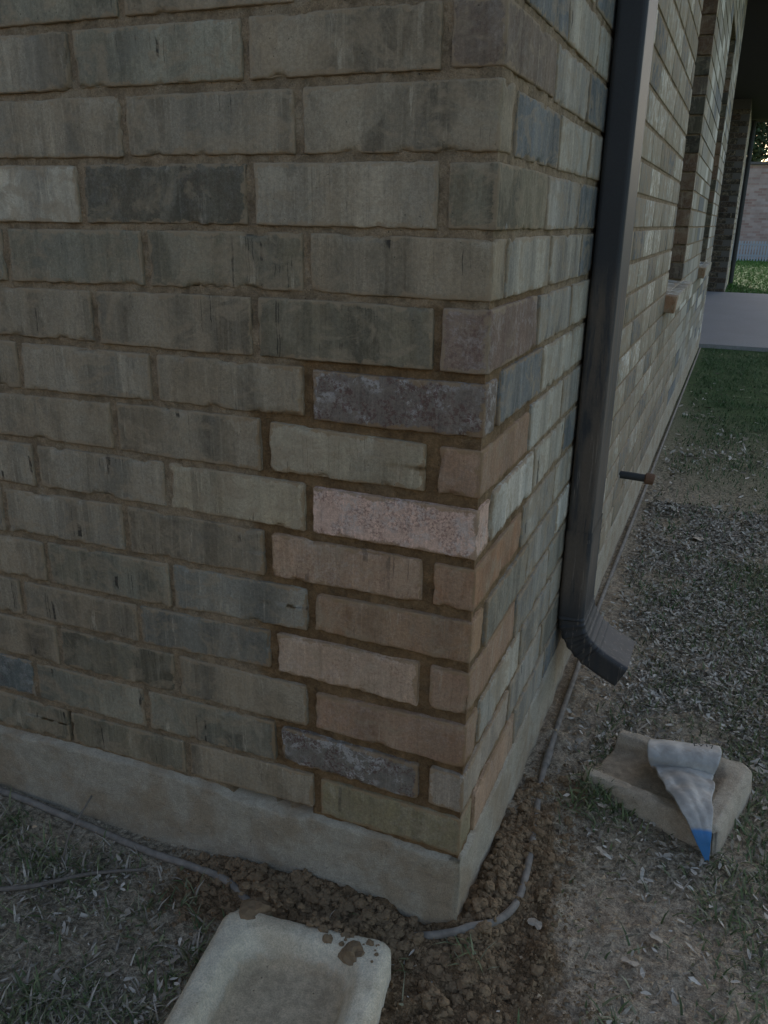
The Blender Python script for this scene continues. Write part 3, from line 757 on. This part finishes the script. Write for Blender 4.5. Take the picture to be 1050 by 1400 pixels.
# ------------------------------------------------------------------ downspout
def rrect(a, b, r, n=4):
    o = []
    for cx_, cy_, s in ((a-r, b-r, 0), (-a+r, b-r, 1), (-a+r, -b+r, 2), (a-r, -b+r, 3)):
        for i in range(n+1):
            t = math.pi/2*(s+i/n); o.append((cx_+r*math.cos(t), cy_+r*math.sin(t)))
    return o
def sweep(path, tang, sec, sc):
    """section axes: s.x along (normal in the x-z plane), s.y along world y"""
    v = []; f = []; n = len(sec)
    for p, t, s in zip(path, tang, sc):
        nrm = (-t[1], t[0])
        for (a, b) in sec: v.append((p[0]+nrm[0]*a*s, YD+b*s, p[1]+nrm[1]*a*s))
    for i in range(len(path)-1):
        for j in range(n):
            k = (j+1) % n; f.append((i*n+j, i*n+k, (i+1)*n+k, (i+1)*n+j))
    return v, f
YD = .63+.066; SEC = rrect(.0245, .066, .008)
ds = tag(empty('downspout', (.028, YD, -.03)), 'dark brown rectangular metal downspout running down the wall, with an elbow at its foot', 'downspout')
def dpart(name, v, f, mat, sm=False, parent=None):
    o = obj(name, mesh(name, v, f, mat, sm)); o.parent = parent or ds
    o.matrix_parent_inverse = Matrix.Translation((-.028, -YD, .03)); return o
# ribbed section for the straight pipe
def straight(z0, z1, grow):
    zs = np.linspace(z1, z0, 24); path = [(.0285, z) for z in zs]; tang = [(0, -1)]*len(zs)
    return sweep(path, tang, SEC, [grow]*len(zs))
v, f = straight(.265, 2.46, 1.0); dpart('pipe', v, f, M_PAINT)
v, f = straight(.105, .285, 1.045); dpart('lower_pipe', v, f, M_PAINT)
ctr = spline([(.0285, 0, .12), (.031, 0, .085), (.045, 0, .052), (.070, 0, .026), (.098, 0, .008), (.139, 0, -.012)], 9)
path = [(p.x, p.z) for p in ctr]; tang = []
for i in range(len(path)):
    a = path[max(0, i-1)]; b = path[min(len(path)-1, i+1)]; d = math.hypot(b[0]-a[0], b[1]-a[1]); tang.append(((b[0]-a[0])/d, (b[1]-a[1])/d))
scl = []
for i in range(len(path)):
    q = i/(len(path)-1); scl.append(1.0+(.055*max(0, math.sin(q*62)) if .12 < q < .68 else 0))
v, f = sweep(path, tang, SEC, scl); eb = dpart('elbow', v, f, M_PAINT)
sol = eb.modifiers.new('wall', 'SOLIDIFY'); sol.thickness = .0012; sol.offset = -1
# slip joints and strap
for z, nme in ((.268, 'slip_joint'), (.163, 'slip_joint')):
    zs = [z-.004, z+.004] if nme == 'slip_joint' else [z-.014, z+.014]
    v, f = sweep([(.0285, zs[1]), (.0285, zs[0])], [(0, -1)]*2, SEC, [1.06, 1.06]); dpart(nme, v, f, M_PAINT)
# ------------------------------------------------------------------ pipes
cond = tag(empty('conduit', (0, -.03, -.12)), 'thin grey plastic conduit lying along the footing and round the corner, partly buried', 'pipe')
def cpart(name, pts, r, mat, seg=12):
    mb = MB().tube(spline(pts, 10), r, seg); o = obj(name, mesh(name, mb.v, mb.f, mat, True), cond); o.matrix_parent_inverse = Matrix.Translation((0, .03, .12)); return o
def gzc(x, y): return float(gh(np.array([x]), np.array([y]))[0])
RUN = [(-1.4, -.022, .006), (-.86, -.024, .006), (-.66, -.030, .006), (-.515, -.040, .005), (-.42, -.046, .003), (-.35, -.054, .000), (-.28, -.07, -.012), (-.16, -.06, -.014), (-.06, -.034, -.006), (.0, -.016, .003), (.022, -.002, .004), (.050, .026, .003), (.066, .065, .002), (.070, .11, -.001), (.066, .18, -.002), (.056, .27, -.002), (.045, .34, -.003), (.036, .42, .003), (.034, .50, .006), (.030, .65, .006), (.029, .80, .006), (.02, 1.1, .004), (.018, 2.0, .003), (.016, 4.0, .003), (.015, 6.6, .003)]
def smooth_g(x, y): return sum(gzc(x+dx, y+dy) for dx in (-.02, 0, .02) for dy in (-.02, 0, .02))/9
cpart('pipe_run', [(x, y, smooth_g(x, y)+o_) for x, y, o_ in RUN], .0060, M_PVC)
cpart('coupling', [(.0352, .445, smooth_g(.0352, .445)+.004), (.0345, .49, smooth_g(.0345, .49)+.0056)], .0078, M_PVC)
stub = tag(empty('pipe_stub', (0, 1.55, .145)), 'short dark pipe stub with a rusty cap sticking out of the wall', 'pipe')
s1 = MB().tube([(-.03, 1.55, .146), (.03, 1.552, .144), (.074, 1.556, .141)], .0115, 14); o = obj('pipe', mesh('pipe', s1.v, s1.f, M_IRON, False), stub, (0, -1.55, -.145))
s1 = MB().tube([(.070, 1.556, .1412), (.072, 1.556, .1411), (.094, 1.558, .1395), (.097, 1.558, .139)], [.012, .0165, .0165, .013], 14); o = obj('cap', mesh('cap', s1.v, s1.f, M_RUST, False), stub, (0, -1.55, -.145))

# ------------------------------------------------------------------ splash blocks
def splash(name, label, L, W, hgt, mat, loc, rot, tilt, seed, base=.10, taper=1., floor=.38):
    """trough block: closed end at u=0, rim on the long sides, open at u=L"""
    nu, nv = 84, 60; us = np.linspace(0, L, nu); vs_ = np.linspace(-W/2, W/2, nv)
    U, Vv = np.meshgrid(us, vs_, indexing='ij'); u = U.ravel(); v_ = Vv.ravel()
    rc = .024
    # distance inside the rounded outline
    du = u; dv = W/2-np.abs(v_)
    q = np.minimum(du, dv); cc = (du < rc) & (dv < rc); q = np.where(cc, rc-np.hypot(rc-du, rc-dv), q)
    qi = np.minimum(du, dv*1.0)
    soft = -np.log(np.exp(-np.clip(du, 0, 1)*55)+np.exp(-np.clip(dv, 0, 1)*55))/55
    rim = 1-sstep(.028, .056, soft)
    z = hgt*(floor+(1-floor)*rim)-.012*(u/L)*(1-rim)
    z -= .010*(1-sstep(0, .012, q))**2
    p = np.stack([u, v_, np.zeros_like(u)+seed], 1)
    z += .0022*fbm(p*22, seed, 3)+.0009*fbm(p*130, seed, 2)-.004*np.clip(fbm(p*45, seed+3, 3)-.25, 0, 1)
    # pull corner samples onto the rounded outline
    out = q < 0
    su = np.where(cc & out, rc-(rc-du)*rc/np.maximum(1e-6, np.hypot(rc-du, rc-dv)), u)
    sv = np.where(cc & out, np.sign(v_)*(W/2-(rc-(rc-dv)*rc/np.maximum(1e-6, np.hypot(rc-du, rc-dv)))), v_)
    sv = sv*(1+(taper-1)*su/L)
    silt = (1-rim).tolist()+[0.]*(2*nu+2*nv-4)
    verts = np.stack([su, sv, z], 1).tolist(); F = []
    for i in range(nu-1):
        for j in range(nv-1): F.append((i*nv+j, (i+1)*nv+j, (i+1)*nv+j+1, i*nv+j+1))
    ring = [i*nv for i in range(nu)]+[(nu-1)*nv+j for j in range(1, nv)]+[i*nv+nv-1 for i in range(nu-2, -1, -1)]+[j for j in range(nv-2, 0, -1)]
    b = len(verts)
    for r_ in ring: x, y, _ = verts[r_]; c = .985; verts.append((x*1+(.004 if x < .01 else 0)*-1, y*1.015, -base))
    n = len(ring)
    for i in range(n): F.append((ring[i], b+i, b+(i+1) % n, ring[(i+1) % n]))
    o = obj(name, mesh(name, verts, F, mat, True, {'silt': silt[:len(verts)]})); o.location = loc; o.rotation_euler = (tilt[0], tilt[1], rot)
    return tag(o, label, 'splash block')
# block in front of the left wall, closed end towards the footing
A0 = Vector((-.192, -.112, 0)); 
splash('splash_block', 'pale concrete splash block below the reddish brick patch, its trough pointing away from the wall', .60, .245, .068, M_SPLASH, (-.180, -.106, -.142), math.radians(-82), (0, 0), 3)
splash('splash_block', 'dusty brown concrete splash block under the folded sack beside the downspout', .245, .228, .050, M_SPLASH2, (.374, .437, -.134), math.radians(165), (0, .06), 8, .1, .82, .74)

# ------------------------------------------------------------------ folded sack
rows = [((.216, .530, -.100), (.337, .560, -.100)), ((.212, .512, -.066), (.335, .542, -.066)), ((.210, .480, -.056), (.338, .510, -.055)), ((.213, .458, -.061), (.335, .484, -.060)), ((.221, .456, -.077), (.329, .472, -.077)), ((.233, .439, -.074), (.329, .457, -.074)),
        ((.249, .399, -.069), (.332, .417, -.069)), ((.263, .370, -.067), (.328, .382, -.067)), ((.282, .334, -.070), (.330, .359, -.070)), ((.301, .310, -.083), (.331, .315, -.083)), ((.315, .305, -.104), (.332, .309, -.104)), ((.328, .305, -.127), (.332, .307, -.127))]
PR = [spline([r[0] for r in rows], 6), spline([r[1] for r in rows], 6)]
nr = len(PR[0]); nc = 26; V = []; blue = []
for i in range(nr):
    t = i/(nr-1)
    for j in range(nc):
        s = j/(nc-1); p = PR[0][i].lerp(PR[1][i], s)
        wdt = (PR[1][i]-PR[0][i]).length
        fold = math.sin(t*60+s*3.0+1.5*math.sin(s*5))*.0022*math.exp(-((t-.47)/.12)**2)+math.sin(s*7+t*9)*.0022+math.sin(s*19-t*23)*.0007
        fold *= min(1, wdt/.08)*(1.0 if t > .36 else .4)
        cr3 = float(fbm(np.array([[p.x*55, p.y*55, p.z*55]]), 3, 3)[0])*.0022*min(1, wdt/.06)+float(fbm(np.array([[p.x*150, p.y*150, .5]]), 4, 2)[0])*.0002
        fold += cr3; V.append((p.x+fold*.5, p.y+cr3*.8, p.z+fold+.004*math.sin(math.pi*s)*(.5 if t < .4 else .6))); blue.append(1. if t > .815 else 0.)
Fq = [(i*nc+j, i*nc+j+1, (i+1)*nc+j+1, (i+1)*nc+j) for i in range(nr-1) for j in range(nc-1)]
sack = tag(empty('folded_sack', (.28, .43, -.09)), 'folded white sack with a bright blue pointed tip lying on the dusty splash block', 'sack')
sb = obj('cloth', mesh('cloth', V, Fq, M_SACK, True, {'blue': blue}), sack, (-.28, -.43, .09))
sd = sb.modifiers.new('thick', 'SOLIDIFY'); sd.thickness = .005; sd.offset = -1
ss = sb.modifiers.new('sub', 'SUBSURF'); ss.levels = 2; ss.render_levels = 2
# small black printed code near the roll's right end
tc = bpy.data.curves.new('code', 'FONT'); tc.body = 'EX17'; tc.size = .0165
to = bpy.data.objects.new('tmp', tc); COL.objects.link(to); bpy.context.view_layer.update()
tme = bpy.data.meshes.new_from_object(to.evaluated_get(bpy.context.evaluated_depsgraph_get())); bpy.data.objects.remove(to)
tme.name = 'printed_code'; tme.materials.clear(); tme.materials.append(M_INK)
tx = obj('printed_code', tme, sack); tx.matrix_parent_inverse = Matrix.Translation((-.28, -.43, .09))
tx.location = (.290, .505, -.0500); tx.rotation_euler = (math.radians(3), 0, math.radians(13))

# ------------------------------------------------------------------ sticks, clods, leaves
def gz1(x, y): return float(gh(np.array([x]), np.array([y]))[0])
tw = MB().tube([p+Vector((0, 0, .0)) for p in spline([(x, y, gz1(x, y)+.010) for x, y in ((-.70, -.215), (-.63, -.175), (-.575, -.125), (-.53, -.095), (-.49, -.075))], 6)], [.0042-.00008*i for i in range(25)], 8)
tag(tw.build('twig', M_WOOD, None, True), 'crooked dry twig lying in the grass below the left wall', 'twig')
st = MB().tube(spline([(-.625, -.115, gz1(-.625, -.115)), (-.622, -.09, -.09), (-.618, -.06, -.065), (-.622, -.035, -.058)], 6), [.0018]*19, 6)
tag(st.build('dry_stem', M_WOOD, None, True), 'thin dry grass stem leaning against the grey conduit', 'stem')

def clod_mesh(seed, amp=.75):
    n, m_ = 11, 7; V = []; F = []
    for i in range(m_+1):
        th_ = math.pi*i/m_
        for j in range(n):
            ph = 2*math.pi*j/n; V.append((math.sin(th_)*math.cos(ph), math.sin(th_)*math.sin(ph), math.cos(th_)))
    V = np.array(V); V *= (1+amp*fbm(V*1.9+seed*3.1, seed, 3, .65))[:, None]
    for i in range(m_):
        for j in range(n): F.append((i*n+j, i*n+(j+1) % n, (i+1)*n+(j+1) % n, (i+1)*n+j))
    return V, F
CL = [clod_mesh(i) for i in range(6)]
CM = [mesh('soil_clod', v, f, M_CLOD, False) for v, f in CL]; CMP = [mesh('soil_clod', v, f, M_CLODP, False) for v, f in CL]
def clod(x, y, z, s, lab, grp=None, pale=False, i=0, flat=.6):
    o = obj('soil_clod', (CMP if pale else CM)[i % 6]); o.location = (x, y, z); o.scale = (s, s*random.uniform(.8, 1.1), s*flat); o.rotation_euler = (0, 0, random.random()*6)
    return tag(o, lab, 'clod', grp)
clod(-.262, -.118, -.079, .022, 'crumbled brown soil lump on the back rim of the pale splash block', None, False, 0, .5)
clod(-.235, -.135, -.082, .010, 'small brown soil lump stuck inside the pale splash block rim', None, False, 1)
clod(-.103, -.130, -.078, .017, 'brown soil lump on the rounded corner of the pale splash block', None, False, 2, .6)
clod(-.122, -.110, -.080, .012, 'tiny soil lump on the pale splash block beside its rounded corner', None, False, 3)
# heaped lumps of loose dirt: uncountable
def lumps(n, seed):
    rg = np.random.RandomState(seed); V = []; F = []; c = 0
    while c < n:
        x, y = rg.uniform(-.42, .13), rg.uniform(-.14, .42)
        if (x < .008 and y > -.012) or (x < -.04 and y < -.095 and x > -.31) or rg.rand() > .12+.9*float(gaus(np.array([x]), np.array([y]), -.2, -.035, .2, .03)[0]+.9*gaus(np.array([x]), np.array([y]), .03, .12, .03, .2)[0]): continue
        s_ = .0018+.0075*rg.rand()**3; v, f = CL[rg.randint(6)]; a = rg.rand()*6.28; b = len(V)*1
        P = v*np.array([s_, s_*rg.uniform(.7, 1.2), s_*rg.uniform(.5, .8)]); P = np.stack([P[:, 0]*math.cos(a)-P[:, 1]*math.sin(a)+x, P[:, 0]*math.sin(a)+P[:, 1]*math.cos(a)+y, P[:, 2]+gz1(x, y)], 1)
        V.extend(P.tolist()); F.extend([tuple(i+b for i in q) for q in f]); c += 1
    for _ in range(110):
        x = rg.uniform(-.30, -.07); y = -.092-.14*(x+.185)-.03*rg.rand()**2.2; s_ = .0015+.006*rg.rand()**3; v, f = CL[rg.randint(6)]; b = len(V)
        if rg.rand() > .25+.75*abs(math.sin(x*31)): continue
        P = v*np.array([s_, s_*.9, s_*.6])+np.array([x, y, -.073]); V.extend(P.tolist()); F.extend([tuple(i+b for i in q) for q in f])
    return tag(obj('soil_heap', mesh('soil_heap', V, F, M_CLOD, False)), 'heaped brown dirt lumps along the footing at the corner', 'soil', None, 'stuff')
lumps(2000, 4)
# loose earth crumbs: uncountable
def crumbs(name, n, mask, seed, smin, smax, mat, label, xr, yr):
    rg = np.random.RandomState(seed); x = rg.uniform(*xr, n*6); y = rg.uniform(*yr, n*6)
    k = (rg.rand(len(x)) < mask(x, y)) & ~((x < .006) & (y > -.008)); x, y = x[k][:n], y[k][:n]; z = gh(x, y); n = len(x)
    base = np.array([(1, 0, -.3), (-.4, .9, -.3), (-.5, -.8, -.3), (.1, .1, .9), (.3, .7, .3)])
    tri = np.array([(0, 1, 3), (1, 2, 3), (2, 0, 3), (0, 4, 1), (1, 4, 3), (0, 3, 4)])
    s = smin+(smax-smin)*rg.rand(n)**3; an = rg.rand(n)*6.28
    B = base[None]*(1+.5*rg.uniform(-1, 1, (n, 5, 3)))*s[:, None, None]
    V = np.empty_like(B); V[..., 0] = B[..., 0]*np.cos(an)[:, None]-B[..., 1]*np.sin(an)[:, None]+x[:, None]; V[..., 1] = B[..., 0]*np.sin(an)[:, None]+B[..., 1]*np.cos(an)[:, None]+y[:, None]; V[..., 2] = B[..., 2]*.8+z[:, None]+.0005
    F = (tri[None]+5*np.arange(n)[:, None, None]).reshape(-1, 3)
    o = obj(name, mesh(name, V.reshape(-1, 3), F, mat)); return tag(o, label, 'soil', None, 'stuff')
crumbs('loose_soil', 9000, soil_mask, 12, .0008, .0055, M_CLOD, 'loose dark brown dirt heaped round the house corner', (-.55, .3), (-.32, .6))
crumbs('clay_crumbs', 2200, clay_mask, 13, .001, .006, M_CLODP, 'pale dry crumbs scattered on the bare clay', (-.8, .5), (-.3, 1.6))

# ------------------------------------------------------------------ grass and litter
def inside_house(x, y): return (x < .012) & (y > -.012)
def blades(name, n, dens, seed, hmin, hmax, wdt, cols, label, xr, yr, lean=.9, cat='grass', mat=None, clump=None):
    rg = np.random.RandomState(seed)
    x = rg.uniform(*xr, n*5); y = rg.uniform(*yr, n*5)
    k = (rg.rand(len(x)) < dens(x, y)) & ~inside_house(x, y); x, y = x[k][:n], y[k][:n]; n = len(x); z = gh(x, y)-.001
    an = rg.rand(n)*6.28; h = hmin+(hmax-hmin)*rg.rand(n)**1.6; ln_ = lean*(.3+.9*rg.rand(n)); wd = wdt*(.6+.8*rg.rand(n))
    dx, dy = np.cos(an), np.sin(an); px, py = -dy, dx
    V = np.zeros((n, 5, 3))
    for q, (t, ww) in enumerate(((0, 1), (0, -1), (.55, .8), (.55, -.8), (1, 0))):
        out = h*ln_*t**1.6; up_ = h*np.sqrt(np.maximum(.05, 1-np.minimum(.94, (ln_*.85)**2)))*t*(1-.25*t)
        V[:, q, 0] = x+dx*out+px*wd*ww*.5; V[:, q, 1] = y+dy*out+py*wd*ww*.5; V[:, q, 2] = z+up_+.0005
    F = []
    b = 5*np.arange(n)
    Fq = np.stack([b, b+1, b+3, b+2], 1).tolist()+np.stack([b+2, b+3, b+4], 1).tolist()
    c = np.array(cols)[rg.randint(len(cols), size=n)]*(.7+.6*rg.rand(n))[:, None]
    o = obj(name, mesh(name, V.reshape(-1, 3), Fq, mat or M_BLADE, False, {'col': np.repeat(c, 5, 0)}))
    return tag(o, label, cat, None, 'stuff')
GREEN = [(.085, .110, .045), (.110, .135, .055), (.135, .155, .065), (.17, .17, .085), (.23, .21, .125)]
DRY = [(.29, .24, .18), (.40, .34, .26), (.19, .155, .11), (.50, .43, .34), (.44, .38, .30), (.12, .10, .07)]
def no_block(x, y):
    dx, dy = x-.374, y-.437; u = dx*math.cos(math.radians(165))+dy*math.sin(math.radians(165)); v = -dx*math.sin(math.radians(165))+dy*math.cos(math.radians(165))
    return ~(((x > -.31) & (x < -.03) & (y < -.10) & (y > -.75)) | ((u > -.004) & (u < .249) & (np.abs(v) < .116*(1-.24*u/.245))))
def dens_left(x, y): return np.clip(.16+.95*sstep(-.15, .35, fbm2(x, y, 9, 51)), 0, 1)*(1-.95*soil_mask(x, y))*(1-.8*clay_mask(x, y))*no_block(x, y)*sstep(-.03, -.09, y)
def dens_right(x, y): return np.clip(.10+1.0*sstep(-.02, .40, fbm2(x, y, 8, 61))+.75*sstep(.24, .42, x+.12*fbm2(x, y, 6, 64)), 0, 1)*(1-.95*np.clip(soil_mask(x, y)*1.3, 0, 1))*(1-.85*clay_mask(x, y))*no_block(x, y)*sstep(.06, .16, x)
blades('grass', 12000, dens_left, 21, .008, .042, .0030, GREEN+[GREEN[4], DRY[0], DRY[1]], 'short dull green grass growing below the left wall', (-1.1, -.02), (-.75, -.03), 1.0)
blades('grass', 24000, dens_right, 22, .008, .036, .0030, GREEN, 'sparse dull green grass around the sack and splash block', (.05, .85), (-.35, 1.7), 1.0)
blades('grass', 60, lambda x, y: gaus(x, y, .035, -.035, .028, .012), 23, .02, .05, .0028, GREEN[2:], 'small tuft of grass in the dirt at the house corner', (-.03, .1), (-.08, .0), 1.0)
blades('grass', 420, lambda x, y: gaus(x, y, .150, .375, .045, .035), 27, .012, .045, .0032, GREEN[:4], 'grass tuft at the open end of the dusty splash block', (.05, .26), (.28, .47), 1.0)
def dens_lawn(x, y): return np.clip(.35+.65*lawn_mask(x, y), 0, 1)*np.clip(.5+.9*fbm2(x, y, 4, 66), .15, 1)*sstep(.9, 1.4, y)*(sstep(.03, .12, x))
blades('lawn', 38000, dens_lawn, 24, .012, .04, .0034, [(.050, .100, .034), (.062, .120, .04), (.08, .135, .045), (.10, .13, .06)], 'thicker green lawn along the house towards the patio', (.0, 1.6), (.9, 6.6), .9)
def dens_back(x, y): return ((y > 12.95) & (x > .06))*1.
blades('back_lawn', 30000, dens_back, 25, .03, .08, .012, [(.055, .13, .02), (.065, .15, .025), (.08, .16, .03)], 'bright green back lawn between the patio and picket fence', (.0, 3), (12.9, 26), .8)
# dry clippings and shredded leaves
def dens_lit2(x, y): return np.clip(dens_lit(x, y)*(.40+1.2*sstep(.35, .8, y))*(1-.65*sstep(.28, .5, x)), 0, 1)
def dens_lit(x, y): return np.clip(.30+1.0*fbm2(x, y, 7, 71), .05, 1)*(1-.97*np.clip(soil_mask(x, y)*1.5, 0, 1))*no_block(x, y)*np.where(x > 0, sstep(.03, .09, x), sstep(-.03, -.08, y))*(1-.75*clay_mask(x, y))
def litter(name, n, dens, seed, smin, smax, cols, label, xr, yr, asp=.35):
    rg = np.random.RandomState(seed); x = rg.uniform(*xr, n*5); y = rg.uniform(*yr, n*5)
    k = (rg.rand(len(x)) < dens(x, y)) & ~inside_house(x, y); x, y = x[k][:n], y[k][:n]; n = len(x); z = gh(x, y)+.002+.004*rg.rand(n)
    s = smin+(smax-smin)*rg.rand(n)**2.2; an = rg.rand(n)*6.28; tl = rg.normal(size=(n, 2))*.38; curl = rg.uniform(-.2, .5, n)
    V = np.zeros((n, 6, 3))
    for q, (a, b) in enumerate(((-1, 0), (-.3, 1), (.5, .8), (1, 0), (.4, -.9), (-.4, -.8))):
        a_ = a+.25*rg.uniform(-1, 1, n); b_ = (b+.3*rg.uniform(-1, 1, n))*asp
        lx = a_*s; ly = b_*s
        V[:, q, 0] = x+lx*np.cos(an)-ly*np.sin(an); V[:, q, 1] = y+lx*np.sin(an)+ly*np.cos(an); V[:, q, 2] = z+lx*tl[:, 0]+ly*tl[:, 1]+curl*s*(b_/asp)**2*.35+.001
    b = 6*np.arange(n); Fq = np.stack([b, b+1, b+2, b+3], 1).tolist()+np.stack([b, b+3, b+4, b+5], 1).tolist()
    c = np.array(cols)[rg.randint(len(cols), size=n)]*(.65+.7*rg.rand(n))[:, None]
    o = obj(name, mesh(name, V.reshape(-1, 3), Fq, M_LITTER, False, {'col': np.repeat(c, 6, 0)}))
    return tag(o, label, 'litter', None, 'stuff')
litter('leaf_litter', 26000, dens_lit2, 31, .003, .0105, DRY, 'shredded dry leaves and clippings over the right side yard', (.02, .9), (-.4, 2.2))
litter('leaf_litter', 6500, dens_lit, 32, .0022, .0078, DRY+GREEN[3:], 'shredded dry leaves and clippings below the left wall', (-1.1, .0), (-.75, -.02))
litter('leaf_litter', 7000, lambda x, y: np.clip(.25+fbm2(x, y, 3, 75), .03, 1)*(1-.93*lawn_mask(x, y))*sstep(.02, .08, x), 33, .006, .018, DRY, 'thinning dry leaves on the lawn along the wall', (.02, 1.4), (2.0, 6.5))
blades('dry_grass', 7000, dens_lit, 34, .008, .036, .0018, DRY, 'dead straw coloured grass blades mixed into the lawn', (-1.1, .9), (-.7, 1.6), 1.3, 'grass', M_LITTER)

# single fallen leaves and chips that can be picked out
def leaf_mesh(seed):
    rg = np.random.RandomState(seed); n = 14; V = [(0, 0, .12)]
    for i in range(n):
        a = 2*math.pi*i/n; r = (1 if abs(math.cos(a)) > .6 else .55)*(1+.18*rg.uniform(-1, 1)); x, y = r*math.cos(a), r*math.sin(a)*.75
        V.append((x, y, .35*y*y+.15*rg.uniform(-1, 1)+.12*x))
    F = [(0, i+1, (i+1) % n+1) for i in range(n)]
    me = mesh('fallen_leaf', V, F, M_LEAF); return me
M_LEAF = simple('dead_leaf', (.38, .31, .23, 1), .85, .2, .7, 90); LM = [leaf_mesh(i) for i in range(5)]
LEAF = [(-.345, -.20, .013, 'upright by the left edge of the pale splash block'), (-.41, -.25, .011, 'in the grass between the twig and the pale splash block'), (-.46, -.16, .010, 'beside the buried end of the crooked twig'),
 (.155, .36, .014, 'in the grass before the open end of the dusty splash block'), (.105, .06, .012, 'on the loose dirt round the house corner'), (.17, .255, .010, 'at the soil edge between conduit and dusty splash block'),
 (.27, .10, .012, 'on the bare clay nearest the blue sack tip'), (.24, .045, .013, 'in the middle of the bare clay patch'),
 (.26, .83, .018, 'in the litter behind the dusty splash block'), (.24, 1.85, .035, 'in the litter out from the capped pipe stub'), (.42, .60, .016, 'in the grass past the closed end of the dusty splash block')]
for i, (x, y, s, lab) in enumerate(LEAF):
    o = obj('fallen_leaf', LM[i % 5]); o.location = (x, y, gz1(x, y)+.007); o.scale = (s, s, s*.7); o.rotation_euler = (random.uniform(-.3, .3), random.uniform(-.3, .3), random.random()*6)
    tag(o, 'pale dead leaf '+lab, 'leaf', 'fallen leaves')
